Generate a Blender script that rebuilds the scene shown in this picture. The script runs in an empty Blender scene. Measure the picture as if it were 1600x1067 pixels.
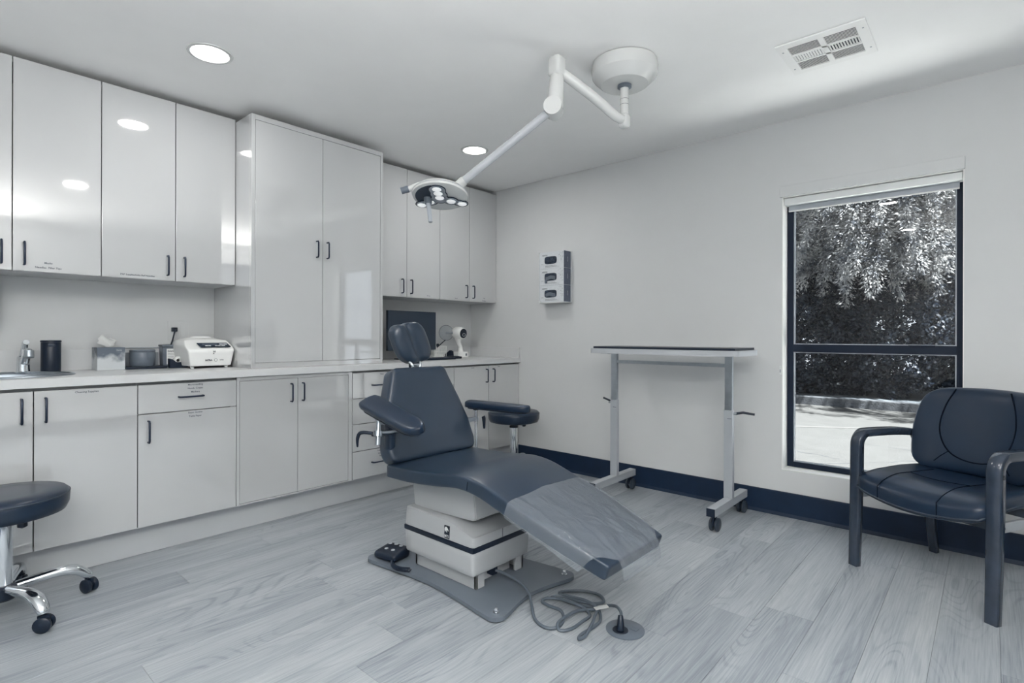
import bpy, bmesh, math, random
import numpy as np
from mathutils import Vector, Matrix
PI = math.pi
sc = bpy.context.scene
C = sc.collection
random.seed(4)

# ---------------------------------------------------------------- camera, world, sun, exposure
cam_d = bpy.data.cameras.new('camera'); cam = bpy.data.objects.new('camera', cam_d); C.objects.link(cam)
cam_d.sensor_width = 36; cam_d.lens = 841.6/1600*36; cam_d.shift_y = -8.55/1600
cam_d.clip_start = 0.05; cam_d.clip_end = 200
cam.rotation_mode = 'XYZ'
YAW = math.radians(41.616)
cam.matrix_world = Matrix.Translation((3.7423, -3.6126, 1.1079)) @ Matrix.Rotation(YAW, 4, 'Z') @ Matrix.Rotation(PI/2, 4, 'X') @ Matrix.Rotation(math.radians(0.133), 4, 'Z')
sc.camera = cam

w = bpy.data.worlds.new('sky'); sc.world = w; w.use_nodes = True
w.node_tree.nodes['Background'].inputs[0].default_value = (0.88, 0.93, 1.0, 1)
w.node_tree.nodes['Background'].inputs[1].default_value = 1.35

sun_d = bpy.data.lights.new('sun', 'SUN'); sun = bpy.data.objects.new('sun', sun_d); C.objects.link(sun)
sun_d.energy = 46.0; sun_d.angle = math.radians(0.6); sun_d.color = (1.0, 0.985, 0.95)
sun.rotation_euler = Vector((-0.45, 0.20, -1.0)).to_track_quat('-Z', 'Y').to_euler()

LAMP_W = 6.4
FILL_W = 245.0      # fill lamps in the two added windows behind the viewpoint
sc.view_settings.view_transform = 'Standard'; sc.view_settings.look = 'None'
sc.view_settings.gamma = 1.0; sc.view_settings.use_curve_mapping = False
sc.view_settings.exposure = 0.0

# ---------------------------------------------------------------- materials
def mat(name, col, rough=0.5, metal=0.0, spec=0.5, bump=None, coat=0.0, emit=None, var=0.0, vscale=6.0):
    m = bpy.data.materials.new(name); m.use_nodes = True
    nt = m.node_tree; b = nt.nodes['Principled BSDF']
    b.inputs['Base Color'].default_value = (*col, 1); b.inputs['Roughness'].default_value = rough
    b.inputs['Metallic'].default_value = metal; b.inputs['Specular IOR Level'].default_value = spec
    if coat: b.inputs['Coat Weight'].default_value = coat; b.inputs['Coat Roughness'].default_value = 0.06
    if emit: b.inputs['Emission Color'].default_value = (*emit[0], 1); b.inputs['Emission Strength'].default_value = emit[1]
    tc = nt.nodes.new('ShaderNodeTexCoord')
    if var:
        n = nt.nodes.new('ShaderNodeTexNoise'); n.inputs['Scale'].default_value = vscale; n.inputs['Detail'].default_value = 4
        nt.links.new(tc.outputs['Object'], n.inputs['Vector'])
        r = nt.nodes.new('ShaderNodeMapRange'); r.inputs['From Min'].default_value = .3; r.inputs['From Max'].default_value = .7
        r.inputs['To Min'].default_value = 1-var; r.inputs['To Max'].default_value = 1+var
        nt.links.new(n.outputs['Fac'], r.inputs['Value'])
        mx = nt.nodes.new('ShaderNodeVectorMath'); mx.operation = 'SCALE'; mx.inputs[0].default_value = col
        nt.links.new(r.outputs[0], mx.inputs['Scale']); nt.links.new(mx.outputs[0], b.inputs['Base Color'])
    if bump:
        n = nt.nodes.new('ShaderNodeTexNoise'); n.inputs['Scale'].default_value = bump[0]; n.inputs['Detail'].default_value = 3
        nt.links.new(tc.outputs['Object'], n.inputs['Vector'])
        bp = nt.nodes.new('ShaderNodeBump'); bp.inputs['Strength'].default_value = bump[1]; bp.inputs['Distance'].default_value = bump[2]
        nt.links.new(n.outputs['Fac'], bp.inputs['Height']); nt.links.new(bp.outputs[0], b.inputs['Normal'])
    return m
M = {}
M['wall'] = mat('wall_paint', (.62, .63, .635), .55, bump=(180, .08, .001), var=.01)
M['ceiling'] = mat('ceiling_paint', (.90, .90, .895), .7, bump=(140, .08, .001), var=.01)
M['lam'] = mat('glossy_white_laminate', (.52, .53, .537), .045, spec=1.0, coat=1.0, var=.008, vscale=2)
M['lam'].node_tree.nodes['Principled BSDF'].inputs['Coat IOR'].default_value = 1.85
M['lam'].node_tree.nodes['Principled BSDF'].inputs['Coat Roughness'].default_value = .03
M['carc'] = mat('cabinet_carcass', (.50, .515, .53), .35, var=.01)
M['counter'] = mat('white_worktop', (.62, .63, .64), .28, var=.012, vscale=40)
M['toe'] = mat('toe_kick_white', (.50, .52, .54), .4, var=.02)
M['handle'] = mat('dark_navy_metal', (.010, .020, .045), .35, metal=.3, var=.05)
M['gap'] = mat('dark_gap', (.02, .03, .05), .8, var=.05)
M['base'] = mat('navy_vinyl_baseboard', (.007, .020, .048), .5, spec=.3, var=.12, vscale=12)
M['leather'] = mat('dark_blue_grey_leather', (.013, .028, .053), .33, spec=.75, bump=(420, .12, .001), var=.06, vscale=9)
M['leather2'] = mat('navy_leather', (.008, .020, .043), .32, spec=.45, bump=(420, .12, .001), var=.06, vscale=9)
M['piping'] = mat('leather_piping', (.02, .032, .052), .4, var=.05)
M['chrome'] = mat('chrome', (.74, .77, .80), .10, metal=1, var=.02)
M['steel'] = mat('brushed_steel', (.42, .46, .50), .28, metal=1, var=.05, vscale=30)
M['sink'] = mat('sink_steel', (.35, .39, .43), .30, metal=.9, var=.05, vscale=30)
M['cream'] = mat('enamel_light_grey', (.41, .425, .44), .28, var=.01)
M['white'] = mat('white_enamel', (.62, .63, .625), .22, var=.01)
M['whitep'] = mat('white_plastic', (.72, .74, .74), .32, var=.01)
M['plate'] = mat('grey_floor_plate', (.135, .16, .195), .42, var=.05)
M['black'] = mat('black_plastic', (.006, .013, .028), .36, spec=.4, var=.08)
M['tyre'] = mat('dark_caster_rubber', (.030, .042, .060), .42, var=.08)
M['screen'] = mat('dark_screen', (.016, .029, .050), .3, var=.03)
M['grey'] = mat('mid_grey_plastic', (.12, .145, .18), .35, var=.05)
M['lgrey'] = mat('light_grey_plastic', (.34, .37, .41), .4, var=.04)
M['alu'] = mat('grey_painted_metal', (.44, .46, .49), .38, var=.02)
M['cartleg'] = mat('silver_cart_metal', (.40, .425, .455), .35, metal=.2, var=.03)
M['paper'] = mat('paper', (.78, .79, .78), .7, var=.02)
M['ink'] = mat('ink', (.05, .06, .08), .7, var=.03)
M['framed'] = mat('window_frame_navy', (.003, .010, .026), .5, spec=.25, var=.1)
M['revl'] = mat('window_reveal_white', (.86, .86, .84), .5, var=.01)
M['asph'] = mat('sunlit_asphalt', (.038, .039, .0385), .9, bump=(60, .5, .01), var=.10, vscale=3.5)
M['line'] = mat('parking_line_paint', (.058, .058, .057), .8, var=.06, vscale=30)
M['curb'] = mat('curb_concrete', (.038, .042, .048), .9, bump=(40, .6, .01), var=.25, vscale=14)
M['soil'] = mat('ground_cover', (.05, .06, .07), .95, var=.3, vscale=5)
M['bark'] = mat('bark', (.06, .065, .075), .9, bump=(30, .8, .02), var=.3)
M['cord'] = mat('grey_cord', (.10, .125, .155), .42, var=.04)
M['lens'] = mat('downlight_lens', (.9, .9, .88), .4, emit=((1, .985, .94), 3.0), var=.01)
M['led'] = mat('led_lens', (.85, .87, .88), .12, emit=((1, 1, 1), .35), var=.06, vscale=220)
M['seam'] = mat('dark_seam', (.002, .005, .012), .9, spec=.1, var=.02)
M['vent'] = mat('vent_white', (.86, .86, .85), .4, var=.01)
M['bright'] = mat('bright_white_plastic', (.86, .87, .86), .25, var=.01)
M['extw'] = mat('outside_stucco', (.5, .5, .5), .8, var=.05)

def glass_mat(name, tint, f0, rough):
    m = bpy.data.materials.new(name); m.use_nodes = True; nt = m.node_tree; nt.nodes.clear()
    o = nt.nodes.new('ShaderNodeOutputMaterial'); mx = nt.nodes.new('ShaderNodeMixShader')
    t = nt.nodes.new('ShaderNodeBsdfTransparent'); t.inputs[0].default_value = (*tint, 1)
    g = nt.nodes.new('ShaderNodeBsdfGlossy'); g.inputs['Roughness'].default_value = rough; g.inputs[0].default_value = (1, 1, 1, 1)
    lw = nt.nodes.new('ShaderNodeFresnel'); lw.inputs[0].default_value = f0
    ge = nt.nodes.new('ShaderNodeNewGeometry'); mu = nt.nodes.new('ShaderNodeMath'); mu.operation = 'MULTIPLY'; iv = nt.nodes.new('ShaderNodeMath'); iv.operation = 'SUBTRACT'; iv.inputs[0].default_value = 1
    nt.links.new(ge.outputs['Backfacing'], iv.inputs[1]); nt.links.new(lw.outputs[0], mu.inputs[0]); nt.links.new(iv.outputs[0], mu.inputs[1])
    nt.links.new(mu.outputs[0], mx.inputs[0]); nt.links.new(t.outputs[0], mx.inputs[1]); nt.links.new(g.outputs[0], mx.inputs[2])
    nt.links.new(mx.outputs[0], o.inputs[0]); return m
M['glass'] = glass_mat('window_glass', (.95, .97, .98), 1.45, 0.0)
M['disc'] = glass_mat('clear_plastic', (.90, .92, .94), 1.5, .05)

def vinyl_mat():
    m = mat('clear_vinyl_cover', (.36, .40, .45), .10, spec=1.0)
    nt = m.node_tree; b = nt.nodes['Principled BSDF']; b.inputs['Alpha'].default_value = .30
    tc = nt.nodes.new('ShaderNodeTexCoord'); mp = nt.nodes.new('ShaderNodeMapping'); mp.inputs['Scale'].default_value = (3, 9, 3)
    n = nt.nodes.new('ShaderNodeTexNoise'); n.inputs['Scale'].default_value = 1.6; n.inputs['Detail'].default_value = 2; n.inputs['Distortion'].default_value = .8
    bp = nt.nodes.new('ShaderNodeBump'); bp.inputs['Strength'].default_value = .9; bp.inputs['Distance'].default_value = .03
    nt.links.new(tc.outputs['Object'], mp.inputs[0]); nt.links.new(mp.outputs[0], n.inputs['Vector'])
    nt.links.new(n.outputs['Fac'], bp.inputs['Height']); nt.links.new(bp.outputs[0], b.inputs['Normal'])
    return m
M['vinyl'] = vinyl_mat()

def plank_mat():
    m = bpy.data.materials.new('grey_oak_plank'); m.use_nodes = True; nt = m.node_tree; N = nt.nodes; L = nt.links
    b = N['Principled BSDF']
    tc = N.new('ShaderNodeTexCoord'); oi = N.new('ShaderNodeObjectInfo')
    off = N.new('ShaderNodeVectorMath'); off.operation = 'SCALE'; off.inputs[0].default_value = (37, 91, 13); L.new(oi.outputs['Random'], off.inputs['Scale'])
    add = N.new('ShaderNodeVectorMath'); add.operation = 'ADD'; L.new(tc.outputs['Object'], add.inputs[0]); L.new(off.outputs[0], add.inputs[1])
    def noise(scale, sc3, det=4, dist=0, rough=.55):
        mp = N.new('ShaderNodeMapping'); mp.inputs['Scale'].default_value = sc3; L.new(add.outputs[0], mp.inputs[0])
        n = N.new('ShaderNodeTexNoise'); n.inputs['Scale'].default_value = scale; n.inputs['Detail'].default_value = det
        n.inputs['Distortion'].default_value = dist; n.inputs['Roughness'].default_value = rough; L.new(mp.outputs[0], n.inputs['Vector']); return n
    fine = noise(1, (190, 4, 1), 6, 0, .65)
    broad = noise(1, (9, .9, 1), 3, .6)
    patch = noise(1, (3.2, .8, 1), 2)
    # cathedral rings: fractional bands of a stretched noise field
    field = noise(1, (3.6, .55, 1), 2, .3)
    mul = N.new('ShaderNodeMath'); mul.operation = 'MULTIPLY'; mul.inputs[1].default_value = 30; L.new(field.outputs['Fac'], mul.inputs[0])
    sn = N.new('ShaderNodeMath'); sn.operation = 'SINE'; m2 = N.new('ShaderNodeMath'); m2.operation = 'MULTIPLY'; m2.inputs[1].default_value = 6.2832
    L.new(mul.outputs[0], m2.inputs[0]); L.new(m2.outputs[0], sn.inputs[0])
    def mr(src, a, b_, c, d):
        r = N.new('ShaderNodeMapRange'); r.inputs[1].default_value = a; r.inputs[2].default_value = b_; r.inputs[3].default_value = c; r.inputs[4].default_value = d
        L.new(src, r.inputs[0]); return r.outputs[0]
    v1 = mr(fine.outputs['Fac'], .3, .7, -.10, .075)
    v2a = mr(sn.outputs[0], .35, 1, 0, -.085); msk = mr(patch.outputs['Fac'], .42, .60, 0, 1)
    v2m = N.new('ShaderNodeMath'); v2m.operation = 'MULTIPLY'; L.new(v2a, v2m.inputs[0]); L.new(msk, v2m.inputs[1]); v2 = v2m.outputs[0]
    v3 = mr(broad.outputs['Fac'], .3, .7, -.075, .06)
    v4 = mr(patch.outputs['Fac'], .3, .7, -.03, .03)
    v5 = mr(oi.outputs['Random'], 0, 1, -.040, .035)
    cur = None
    for v in (v1, v2, v3, v4, v5):
        if cur is None: cur = v; continue
        a = N.new('ShaderNodeMath'); a.operation = 'ADD'; L.new(cur, a.inputs[0]); L.new(v, a.inputs[1]); cur = a.outputs[0]
    a = N.new('ShaderNodeMath'); a.operation = 'ADD'; a.inputs[1].default_value = .5; L.new(cur, a.inputs[0])
    cr = N.new('ShaderNodeValToRGB'); cr.color_ramp.elements[0].position = .25; cr.color_ramp.elements[0].color = (.12, .142, .174, 1)
    cr.color_ramp.elements[1].position = .72; cr.color_ramp.elements[1].color = (.52, .542, .556, 1)
    e = cr.color_ramp.elements.new(.47); e.color = (.325, .354, .384, 1)
    L.new(a.outputs[0], cr.inputs[0]); L.new(cr.outputs[0], b.inputs['Base Color'])
    b.inputs['Roughness'].default_value = .33
    bp = N.new('ShaderNodeBump'); bp.inputs['Strength'].default_value = .25; bp.inputs['Distance'].default_value = .001
    L.new(a.outputs[0], bp.inputs['Height']); L.new(bp.outputs[0], b.inputs['Normal'])
    return m
M['plank'] = plank_mat()
M['slab'] = mat('sub_floor', (.05, .06, .08), .9, var=.1)

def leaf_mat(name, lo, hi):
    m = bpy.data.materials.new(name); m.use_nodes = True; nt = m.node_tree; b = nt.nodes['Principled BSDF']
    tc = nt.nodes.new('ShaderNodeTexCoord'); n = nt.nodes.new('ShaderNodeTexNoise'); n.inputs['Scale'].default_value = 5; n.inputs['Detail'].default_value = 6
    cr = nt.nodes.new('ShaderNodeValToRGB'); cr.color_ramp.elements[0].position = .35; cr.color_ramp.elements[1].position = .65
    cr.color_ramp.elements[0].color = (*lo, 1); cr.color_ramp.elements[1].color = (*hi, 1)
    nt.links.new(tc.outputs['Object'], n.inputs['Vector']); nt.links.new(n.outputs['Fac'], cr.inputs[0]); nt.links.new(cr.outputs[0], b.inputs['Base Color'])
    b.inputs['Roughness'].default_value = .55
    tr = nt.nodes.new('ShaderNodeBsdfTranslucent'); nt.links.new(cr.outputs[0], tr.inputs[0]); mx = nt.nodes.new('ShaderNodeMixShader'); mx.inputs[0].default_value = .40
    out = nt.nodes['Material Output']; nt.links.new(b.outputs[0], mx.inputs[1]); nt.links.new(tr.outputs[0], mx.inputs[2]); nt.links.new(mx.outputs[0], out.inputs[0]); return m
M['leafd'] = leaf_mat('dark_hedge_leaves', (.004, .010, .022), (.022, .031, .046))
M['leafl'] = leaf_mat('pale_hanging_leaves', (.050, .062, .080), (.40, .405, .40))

# ---------------------------------------------------------------- mesh helpers
class MB:
    def __init__(s): s.v = []; s.f = []
    def add(s, vs, fs):
        n = len(s.v); s.v += [Vector(p) for p in vs]; s.f += [tuple(i+n for i in f) for f in fs]; return s
    def box(s, x0, x1, y0, y1, z0, z1, b=0.0):
        if b <= 0:
            vs = [(x, y, z) for z in (z0, z1) for y in (y0, y1) for x in (x0, x1)]
            return s.add(vs, [(0, 2, 3, 1), (4, 5, 7, 6), (0, 1, 5, 4), (2, 6, 7, 3), (0, 4, 6, 2), (1, 3, 7, 5)])
        bm = bmesh.new(); bmesh.ops.create_cube(bm, size=1)
        for v in bm.verts: v.co = Vector(((x0+x1)/2+v.co.x*(x1-x0), (y0+y1)/2+v.co.y*(y1-y0), (z0+z1)/2+v.co.z*(z1-z0)))
        bmesh.ops.bevel(bm, geom=bm.edges[:], offset=b, segments=2, affect='EDGES', profile=.6)
        bm.verts.index_update(); vs = [v.co.copy() for v in bm.verts]; fs = [tuple(v.index for v in f.verts) for f in bm.faces]; bm.free()
        return s.add(vs, fs)
    def prism(s, pts, h0, h1, axis='z', b=0.0):
        bm = bmesh.new()
        def mp(a, c, h): return {'z': (a, c, h), 'y': (a, h, c), 'x': (h, a, c)}[axis]
        lo = [bm.verts.new(mp(a, c, h0)) for a, c in pts]; hi = [bm.verts.new(mp(a, c, h1)) for a, c in pts]
        n = len(pts); bm.faces.new(lo[::-1]); bm.faces.new(hi)
        for i in range(n): bm.faces.new((lo[i], lo[(i+1) % n], hi[(i+1) % n], hi[i]))
        bmesh.ops.recalc_face_normals(bm, faces=bm.faces[:])
        if b: bmesh.ops.bevel(bm, geom=[e for e in bm.edges], offset=b, segments=2, affect='EDGES', clamp_overlap=True)
        bm.verts.index_update(); vs = [v.co.copy() for v in bm.verts]; fs = [tuple(v.index for v in f.verts) for f in bm.faces]; bm.free()
        return s.add(vs, fs)
    def lathe(s, prof, seg=32, mtx=None):
        vs = []; fs = []
        for r, z in prof:
            for i in range(seg):
                a = 2*PI*i/seg; vs.append(Vector((r*math.cos(a), r*math.sin(a), z)))
        for j in range(len(prof)-1):
            for i in range(seg):
                k = (i+1) % seg; fs.append((j*seg+i, j*seg+k, (j+1)*seg+k, (j+1)*seg+i))
        if prof[0][0] > 1e-6: fs.append(tuple(range(seg))[::-1])
        if prof[-1][0] > 1e-6: fs.append(tuple((len(prof)-1)*seg+i for i in range(seg)))
        if mtx: vs = [mtx @ v for v in vs]
        return s.add(vs, fs)
    def tube(s, pts, r, seg=12, smooth=0, flat=None, closed=False):
        P = [Vector(p) for p in pts]
        R = list(r) if isinstance(r, (list, tuple)) else [r]*len(P)
        if smooth:
            Q = []; RR = []; n = len(P); rng = range(n if closed else n-1)
            for i in rng:
                p0 = P[(i-1) % n] if closed else P[max(i-1, 0)]; p1 = P[i]; p2 = P[(i+1) % n]; p3 = P[(i+2) % n] if closed else P[min(i+2, n-1)]
                for k in range(smooth):
                    t = k/smooth
                    Q.append(.5*((2*p1)+(-p0+p2)*t+(2*p0-5*p1+4*p2-p3)*t*t+(-p0+3*p1-3*p2+p3)*t**3)); RR.append(R[i]*(1-t)+R[(i+1) % n]*t)
            if not closed: Q.append(P[-1]); RR.append(R[-1])
            P, R = Q, RR
        n = len(P); T = []
        for i in range(n):
            a = P[(i-1) % n] if closed else P[max(i-1, 0)]; c = P[(i+1) % n] if closed else P[min(i+1, n-1)]
            T.append((c-a).normalized() if (c-a).length > 1e-9 else Vector((0, 0, 1)))
        u = flat.copy() if flat is not None else (Vector((0, 0, 1)) if abs(T[0].z) < .9 else Vector((1, 0, 0)))
        base = len(s.v); prof = None
        if isinstance(seg, list): prof = seg; m = len(prof)
        else: m = seg
        for i in range(n):
            src = flat if flat is not None else u
            u = (src-T[i]*src.dot(T[i])); u = u.normalized() if u.length > 1e-6 else Vector((1, 0, 0)); v = T[i].cross(u)
            for k in range(m):
                if prof: a, b = prof[k]; s.v.append(P[i]+(u*a+v*b)*R[i])
                else: a = 2*PI*k/m; s.v.append(P[i]+(u*math.cos(a)+v*math.sin(a))*R[i])
        for i in range(n if closed else n-1):
            j = (i+1) % n
            for k in range(m):
                l = (k+1) % m; s.f.append((base+i*m+k, base+i*m+l, base+j*m+l, base+j*m+k))
        if not closed:
            s.f.append(tuple(base+k for k in range(m))[::-1]); s.f.append(tuple(base+(n-1)*m+k for k in range(m)))
        return s
    def cyl(s, a, b, r, seg=24): return s.tube([a, b], r, seg)
    def soft(s, hx, hy, hz, r, n=(12, 12, 6), f=None):
        """rounded box on a grid, mapped through f(point)->point; hx.. half sizes"""
        nx, ny, nz = n; idx = {}; vs = []; fs = []
        def vert(i, j, k):
            key = (i, j, k)
            if key in idx: return idx[key]
            p = []
            for q, nn, h in ((i, nx, hx), (j, ny, hy), (k, nz, hz)):
                t = q/nn*2-1
                # concentrate samples near the rounded rims
                t = math.copysign(1-(1-abs(t))**1.6, t); p.append(t*h)
            p = Vector(p); inner = Vector((max(-hx+r, min(hx-r, p.x)), max(-hy+r, min(hy-r, p.y)), max(-hz+r, min(hz-r, p.z))))
            d = p-inner; p = inner+d.normalized()*r if d.length > 1e-9 else p
            idx[key] = len(vs); vs.append(f(p) if f else p); return idx[key]
        for j in range(ny):
            for i in range(nx):
                fs.append((vert(i, j, 0), vert(i, j+1, 0), vert(i+1, j+1, 0), vert(i+1, j, 0))); fs.append((vert(i, j, nz), vert(i+1, j, nz), vert(i+1, j+1, nz), vert(i, j+1, nz)))
        for k in range(nz):
            for i in range(nx):
                fs.append((vert(i, 0, k), vert(i+1, 0, k), vert(i+1, 0, k+1), vert(i, 0, k+1))); fs.append((vert(i, ny, k), vert(i, ny, k+1), vert(i+1, ny, k+1), vert(i+1, ny, k)))
            for j in range(ny):
                fs.append((vert(0, j, k), vert(0, j, k+1), vert(0, j+1, k+1), vert(0, j+1, k))); fs.append((vert(nx, j, k), vert(nx, j+1, k), vert(nx, j+1, k+1), vert(nx, j, k+1)))
        return s.add(vs, fs)
    def xf(s, mtx, start=0):
        for i in range(start, len(s.v)): s.v[i] = mtx @ s.v[i]
        return s

def root_of(o):
    while o.parent: o = o.parent
    return o
RM = {}
def build(name, mb, m, parent=None, world=True, smooth=False, angle=40):
    """one mesh object; with a parent and world=True the given coordinates are world ones"""
    me = bpy.data.meshes.new(name)
    inv = RM[root_of(parent).name].inverted() if (parent and world and root_of(parent).name in RM) else None
    vs = [inv @ v for v in mb.v] if inv else mb.v
    me.from_pydata([tuple(v) for v in vs], [], mb.f); me.update()
    bm = bmesh.new(); bm.from_mesh(me); bmesh.ops.recalc_face_normals(bm, faces=bm.faces[:]); bm.to_mesh(me); bm.free()
    if smooth:
        me.polygons.foreach_set('use_smooth', [True]*len(me.polygons))
        me.set_sharp_from_angle(angle=math.radians(angle))
    me.materials.append(M[m] if isinstance(m, str) else m)
    o = bpy.data.objects.new(name, me); C.objects.link(o)
    if parent: o.parent = parent
    return o
def tag(o, label=None, cat=None, group=None, kind=None):
    if label: o['label'] = label
    if cat: o['category'] = cat
    if group: o['group'] = group
    if kind: o['kind'] = kind
    return o
def thing(name, label, cat, loc=(0, 0, 0), rotz=0.0, group=None, kind=None):
    o = bpy.data.objects.new(name, None); o.empty_display_size = .1; C.objects.link(o)
    o.location = loc; o.rotation_euler = (0, 0, rotz); tag(o, label, cat, group, kind)
    RM[o.name] = Matrix.Translation(loc) @ Matrix.Rotation(rotz, 4, 'Z'); return o
def copy_tree(o, parent=None):
    c = o.copy(); C.objects.link(c); c.parent = parent
    for ch in o.children: copy_tree(ch, c)
    return c
def text(name, s, size, pos, ax, up, m, parent, lift=.0006, align='CENTER', bold=0.0):
    cu = bpy.data.curves.new('t', 'FONT'); cu.body = s; cu.size = size; cu.align_x = align; cu.resolution_u = 2; cu.offset = bold
    t = bpy.data.objects.new('t', cu); C.objects.link(t)
    bpy.context.view_layer.update()
    me = bpy.data.meshes.new_from_object(t); C.objects.unlink(t); bpy.data.objects.remove(t); bpy.data.curves.remove(cu)
    ax = Vector(ax).normalized(); up = Vector(up).normalized(); nz = ax.cross(up)
    mt = Matrix((ax, up, nz)).transposed().to_4x4(); mt.translation = Vector(pos)+nz*lift
    inv = RM[root_of(parent).name].inverted() if root_of(parent).name in RM else Matrix()
    me.transform(inv @ mt); me.name = name; me.materials.clear(); me.materials.append(M[m])
    o = bpy.data.objects.new(name, me); C.objects.link(o); o.parent = parent; return o

# ================================================================ THE SETTING
XR, YN, HC = 5.25, -5.3, 2.44
slab = tag(build('floor', MB().box(-.2, XR+.2, YN-.2, .2, -.16, -.0045), 'slab'), 'grey oak plank floor of the treatment room', None, kind='structure')
def plank_mesh(wd, ln):
    g = .0004; b = .0006; x, y = wd/2-g, ln/2-g; mb = MB()
    vs = [(-x, -y, -.0045), (x, -y, -.0045), (x, y, -.0045), (-x, y, -.0045), (-x, -y, -b), (x, -y, -b), (x, y, -b), (-x, y, -b),
          (-x+b, -y+b, 0), (x-b, -y+b, 0), (x-b, y-b, 0), (-x+b, y-b, 0)]
    fs = [(8, 9, 10, 11)]
    for i in range(4):
        j = (i+1) % 4; fs += [(i, j, j+4, i+4), (i+4, j+4, j+8, i+8)]
    me = bpy.data.meshes.new('plank'); me.from_pydata(vs, [], fs); me.update(); me.materials.append(M['plank']); return me
PW, PL = .180, 1.22
cache = {}
col_i = 0; x = .53
rnd = random.Random(11)
while x < XR-.01:
    x1 = min(x+PW, XR); y = YN-rnd.random()*PL
    while y < -.001:
        ya, yb = max(y, YN), min(y+PL, 0.0); y += PL
        if yb-ya < .02: continue
        key = (round(x1-x, 3), round(yb-ya, 2))
        if key not in cache: cache[key] = plank_mesh(x1-x, yb-ya)
        o = bpy.data.objects.new('plank', cache[key]); C.objects.link(o); o.parent = slab; o.location = ((x+x1)/2, (ya+yb)/2, 0)
    x = x1

tag(build('ceiling', MB().box(-.2, XR+.2, YN-.2, .2, HC, HC+.25), 'ceiling'), 'smooth white ceiling', None, kind='structure')
tag(build('wall_left', MB().box(-.2, 0, YN-.2, .2, -.16, HC), 'wall'), 'white wall behind the cabinets', None, kind='structure')
wr_ = MB().box(XR, XR+.2, YN-.2, -4.9, -.16, HC).box(XR, XR+.2, -3.0, .2, -.16, HC).box(XR, XR+.2, -4.9, -3.0, -.16, .75).box(XR, XR+.2, -4.9, -3.0, 2.15, HC)
tag(build('wall_right', wr_, 'wall'), None, None, kind='structure')
wn_ = MB().box(0, 3.9, YN-.2, YN, -.16, HC).box(5.1, XR, YN-.2, YN, -.16, HC).box(3.9, 5.1, YN-.2, YN, -.16, .75).box(3.9, 5.1, YN-.2, YN, 2.15, HC)
tag(build('wall_near', wn_, 'wall'), None, None, kind='structure')
WX0, WX1, WZ0, WZ1 = 2.775, 3.64, .285, 1.972
wf = MB()
wf.box(0, WX0, 0, .2, -.16, HC).box(WX1, XR, 0, .2, -.16, HC).box(WX0, WX1, 0, .2, -.16, WZ0).box(WX0, WX1, 0, .2, WZ1, HC)
tag(build('wall_far', wf, 'wall'), 'white wall with the tall window', None, kind='structure')

bb = MB().prism([(0, .148), (-.010, .148), (-.012, .144), (-.012, .020), (-.018, .006), (-.020, 0), (0, 0)], .62, XR, axis='x')
# prism axis x gives (h,a,c): profile (y,z)
tag(build('baseboard_far', bb, 'base'), 'dark navy vinyl baseboard below the window', None, kind='structure')
tag(build('baseboard_right', MB().box(XR-.012, XR, YN, -.02, 0, .148), 'base'), None, None, kind='structure')
tag(build('baseboard_near', MB().box(.0, XR-.012, YN, YN+.012, 0, .148), 'base'), None, None, kind='structure')

def added_window(name, c, rz, wd, z0, z1, label):
    # made-up window added for fill; its area lamp is aimed up at the ceiling
    t_ = thing(name, label, None, (c[0], c[1], z0), rz, kind='structure')
    h = wd/2; b_ = lambda n, mb, m: build(n, mb, m, t_, world=False)
    b_('window_frame', MB().box(-h, h, -.02, .05, 0, .05).box(-h, h, -.02, .05, z1-z0-.05, z1-z0).box(-h, -h+.05, -.02, .05, .05, z1-z0-.05).box(h-.05, h, -.02, .05, .05, z1-z0-.05).box(-.02, .02, -.02, .05, .05, z1-z0-.05), 'framed')
    for sg in (-1, 1): b_('pane', MB().box(min(sg*.02, sg*(h-.05)), max(sg*.02, sg*(h-.05)), .012, .016, .05, z1-z0-.05), 'glass')
    ld = bpy.data.lights.new('window_fill', 'AREA'); ld.shape = 'RECTANGLE'; ld.size = wd-.1; ld.size_y = z1-z0-.1; ld.energy = FILL_W*(wd*(z1-z0)/3.6); ld.color = (1.0, .975, .935); ld.spread = math.radians(118)
    lo = bpy.data.objects.new('window_fill', ld); C.objects.link(lo); lo.parent = t_; lo.location = (0, .06, (z1-z0)/2)
    lo.rotation_euler = Vector((0, -1, 1.9)).to_track_quat('-Z', 'Z').to_euler()
added_window('added_window_2', (4.50, YN+.0), PI, 1.2, .75, 2.15, 'unseen window added for fill light in the wall behind the viewpoint')
added_window('added_window_3', (XR-.0, -3.95), -PI/2, 1.9, .75, 2.15, 'unseen window added for fill light in the right wall behind the viewpoint')
# window
win = thing('window_1', 'tall two-pane window in a dark frame', None, (WX0, .1, WZ0), 0, kind='structure')
rv = MB(); t = .004
rv.box(WX0, WX0+t, -.001, .10, WZ0, WZ1).box(WX1-t, WX1, -.001, .10, WZ0, WZ1).box(WX0+t, WX1-t, -.001, .10, WZ0, WZ0+t).box(WX0+t, WX1-t, -.001, .10, WZ1-t, WZ1)
build('window_reveal', rv, 'revl', win)
fr = MB(); a, b = WX0+.006, WX1-.004
fr.box(a, a+.035, .095, .15, WZ0+.006, WZ1-.008, .002).box(b-.028, b, .095, .15, WZ0+.006, WZ1-.008, .002)
fr.box(a+.035, b-.028, .095, .15, WZ0+.006, WZ0+.038, .002).box(a+.035, b-.028, .095, .15, WZ1-.06, WZ1-.008, .002)
build('window_frame', fr, 'framed', win)
build('mullion', MB().box(a+.034, b-.027, .092, .148, 1.012, 1.060, .002), 'framed', win)
build('pane', MB().box(a+.03, b-.024, .118, .122, 1.055, WZ1-.05), 'glass', win)
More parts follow.
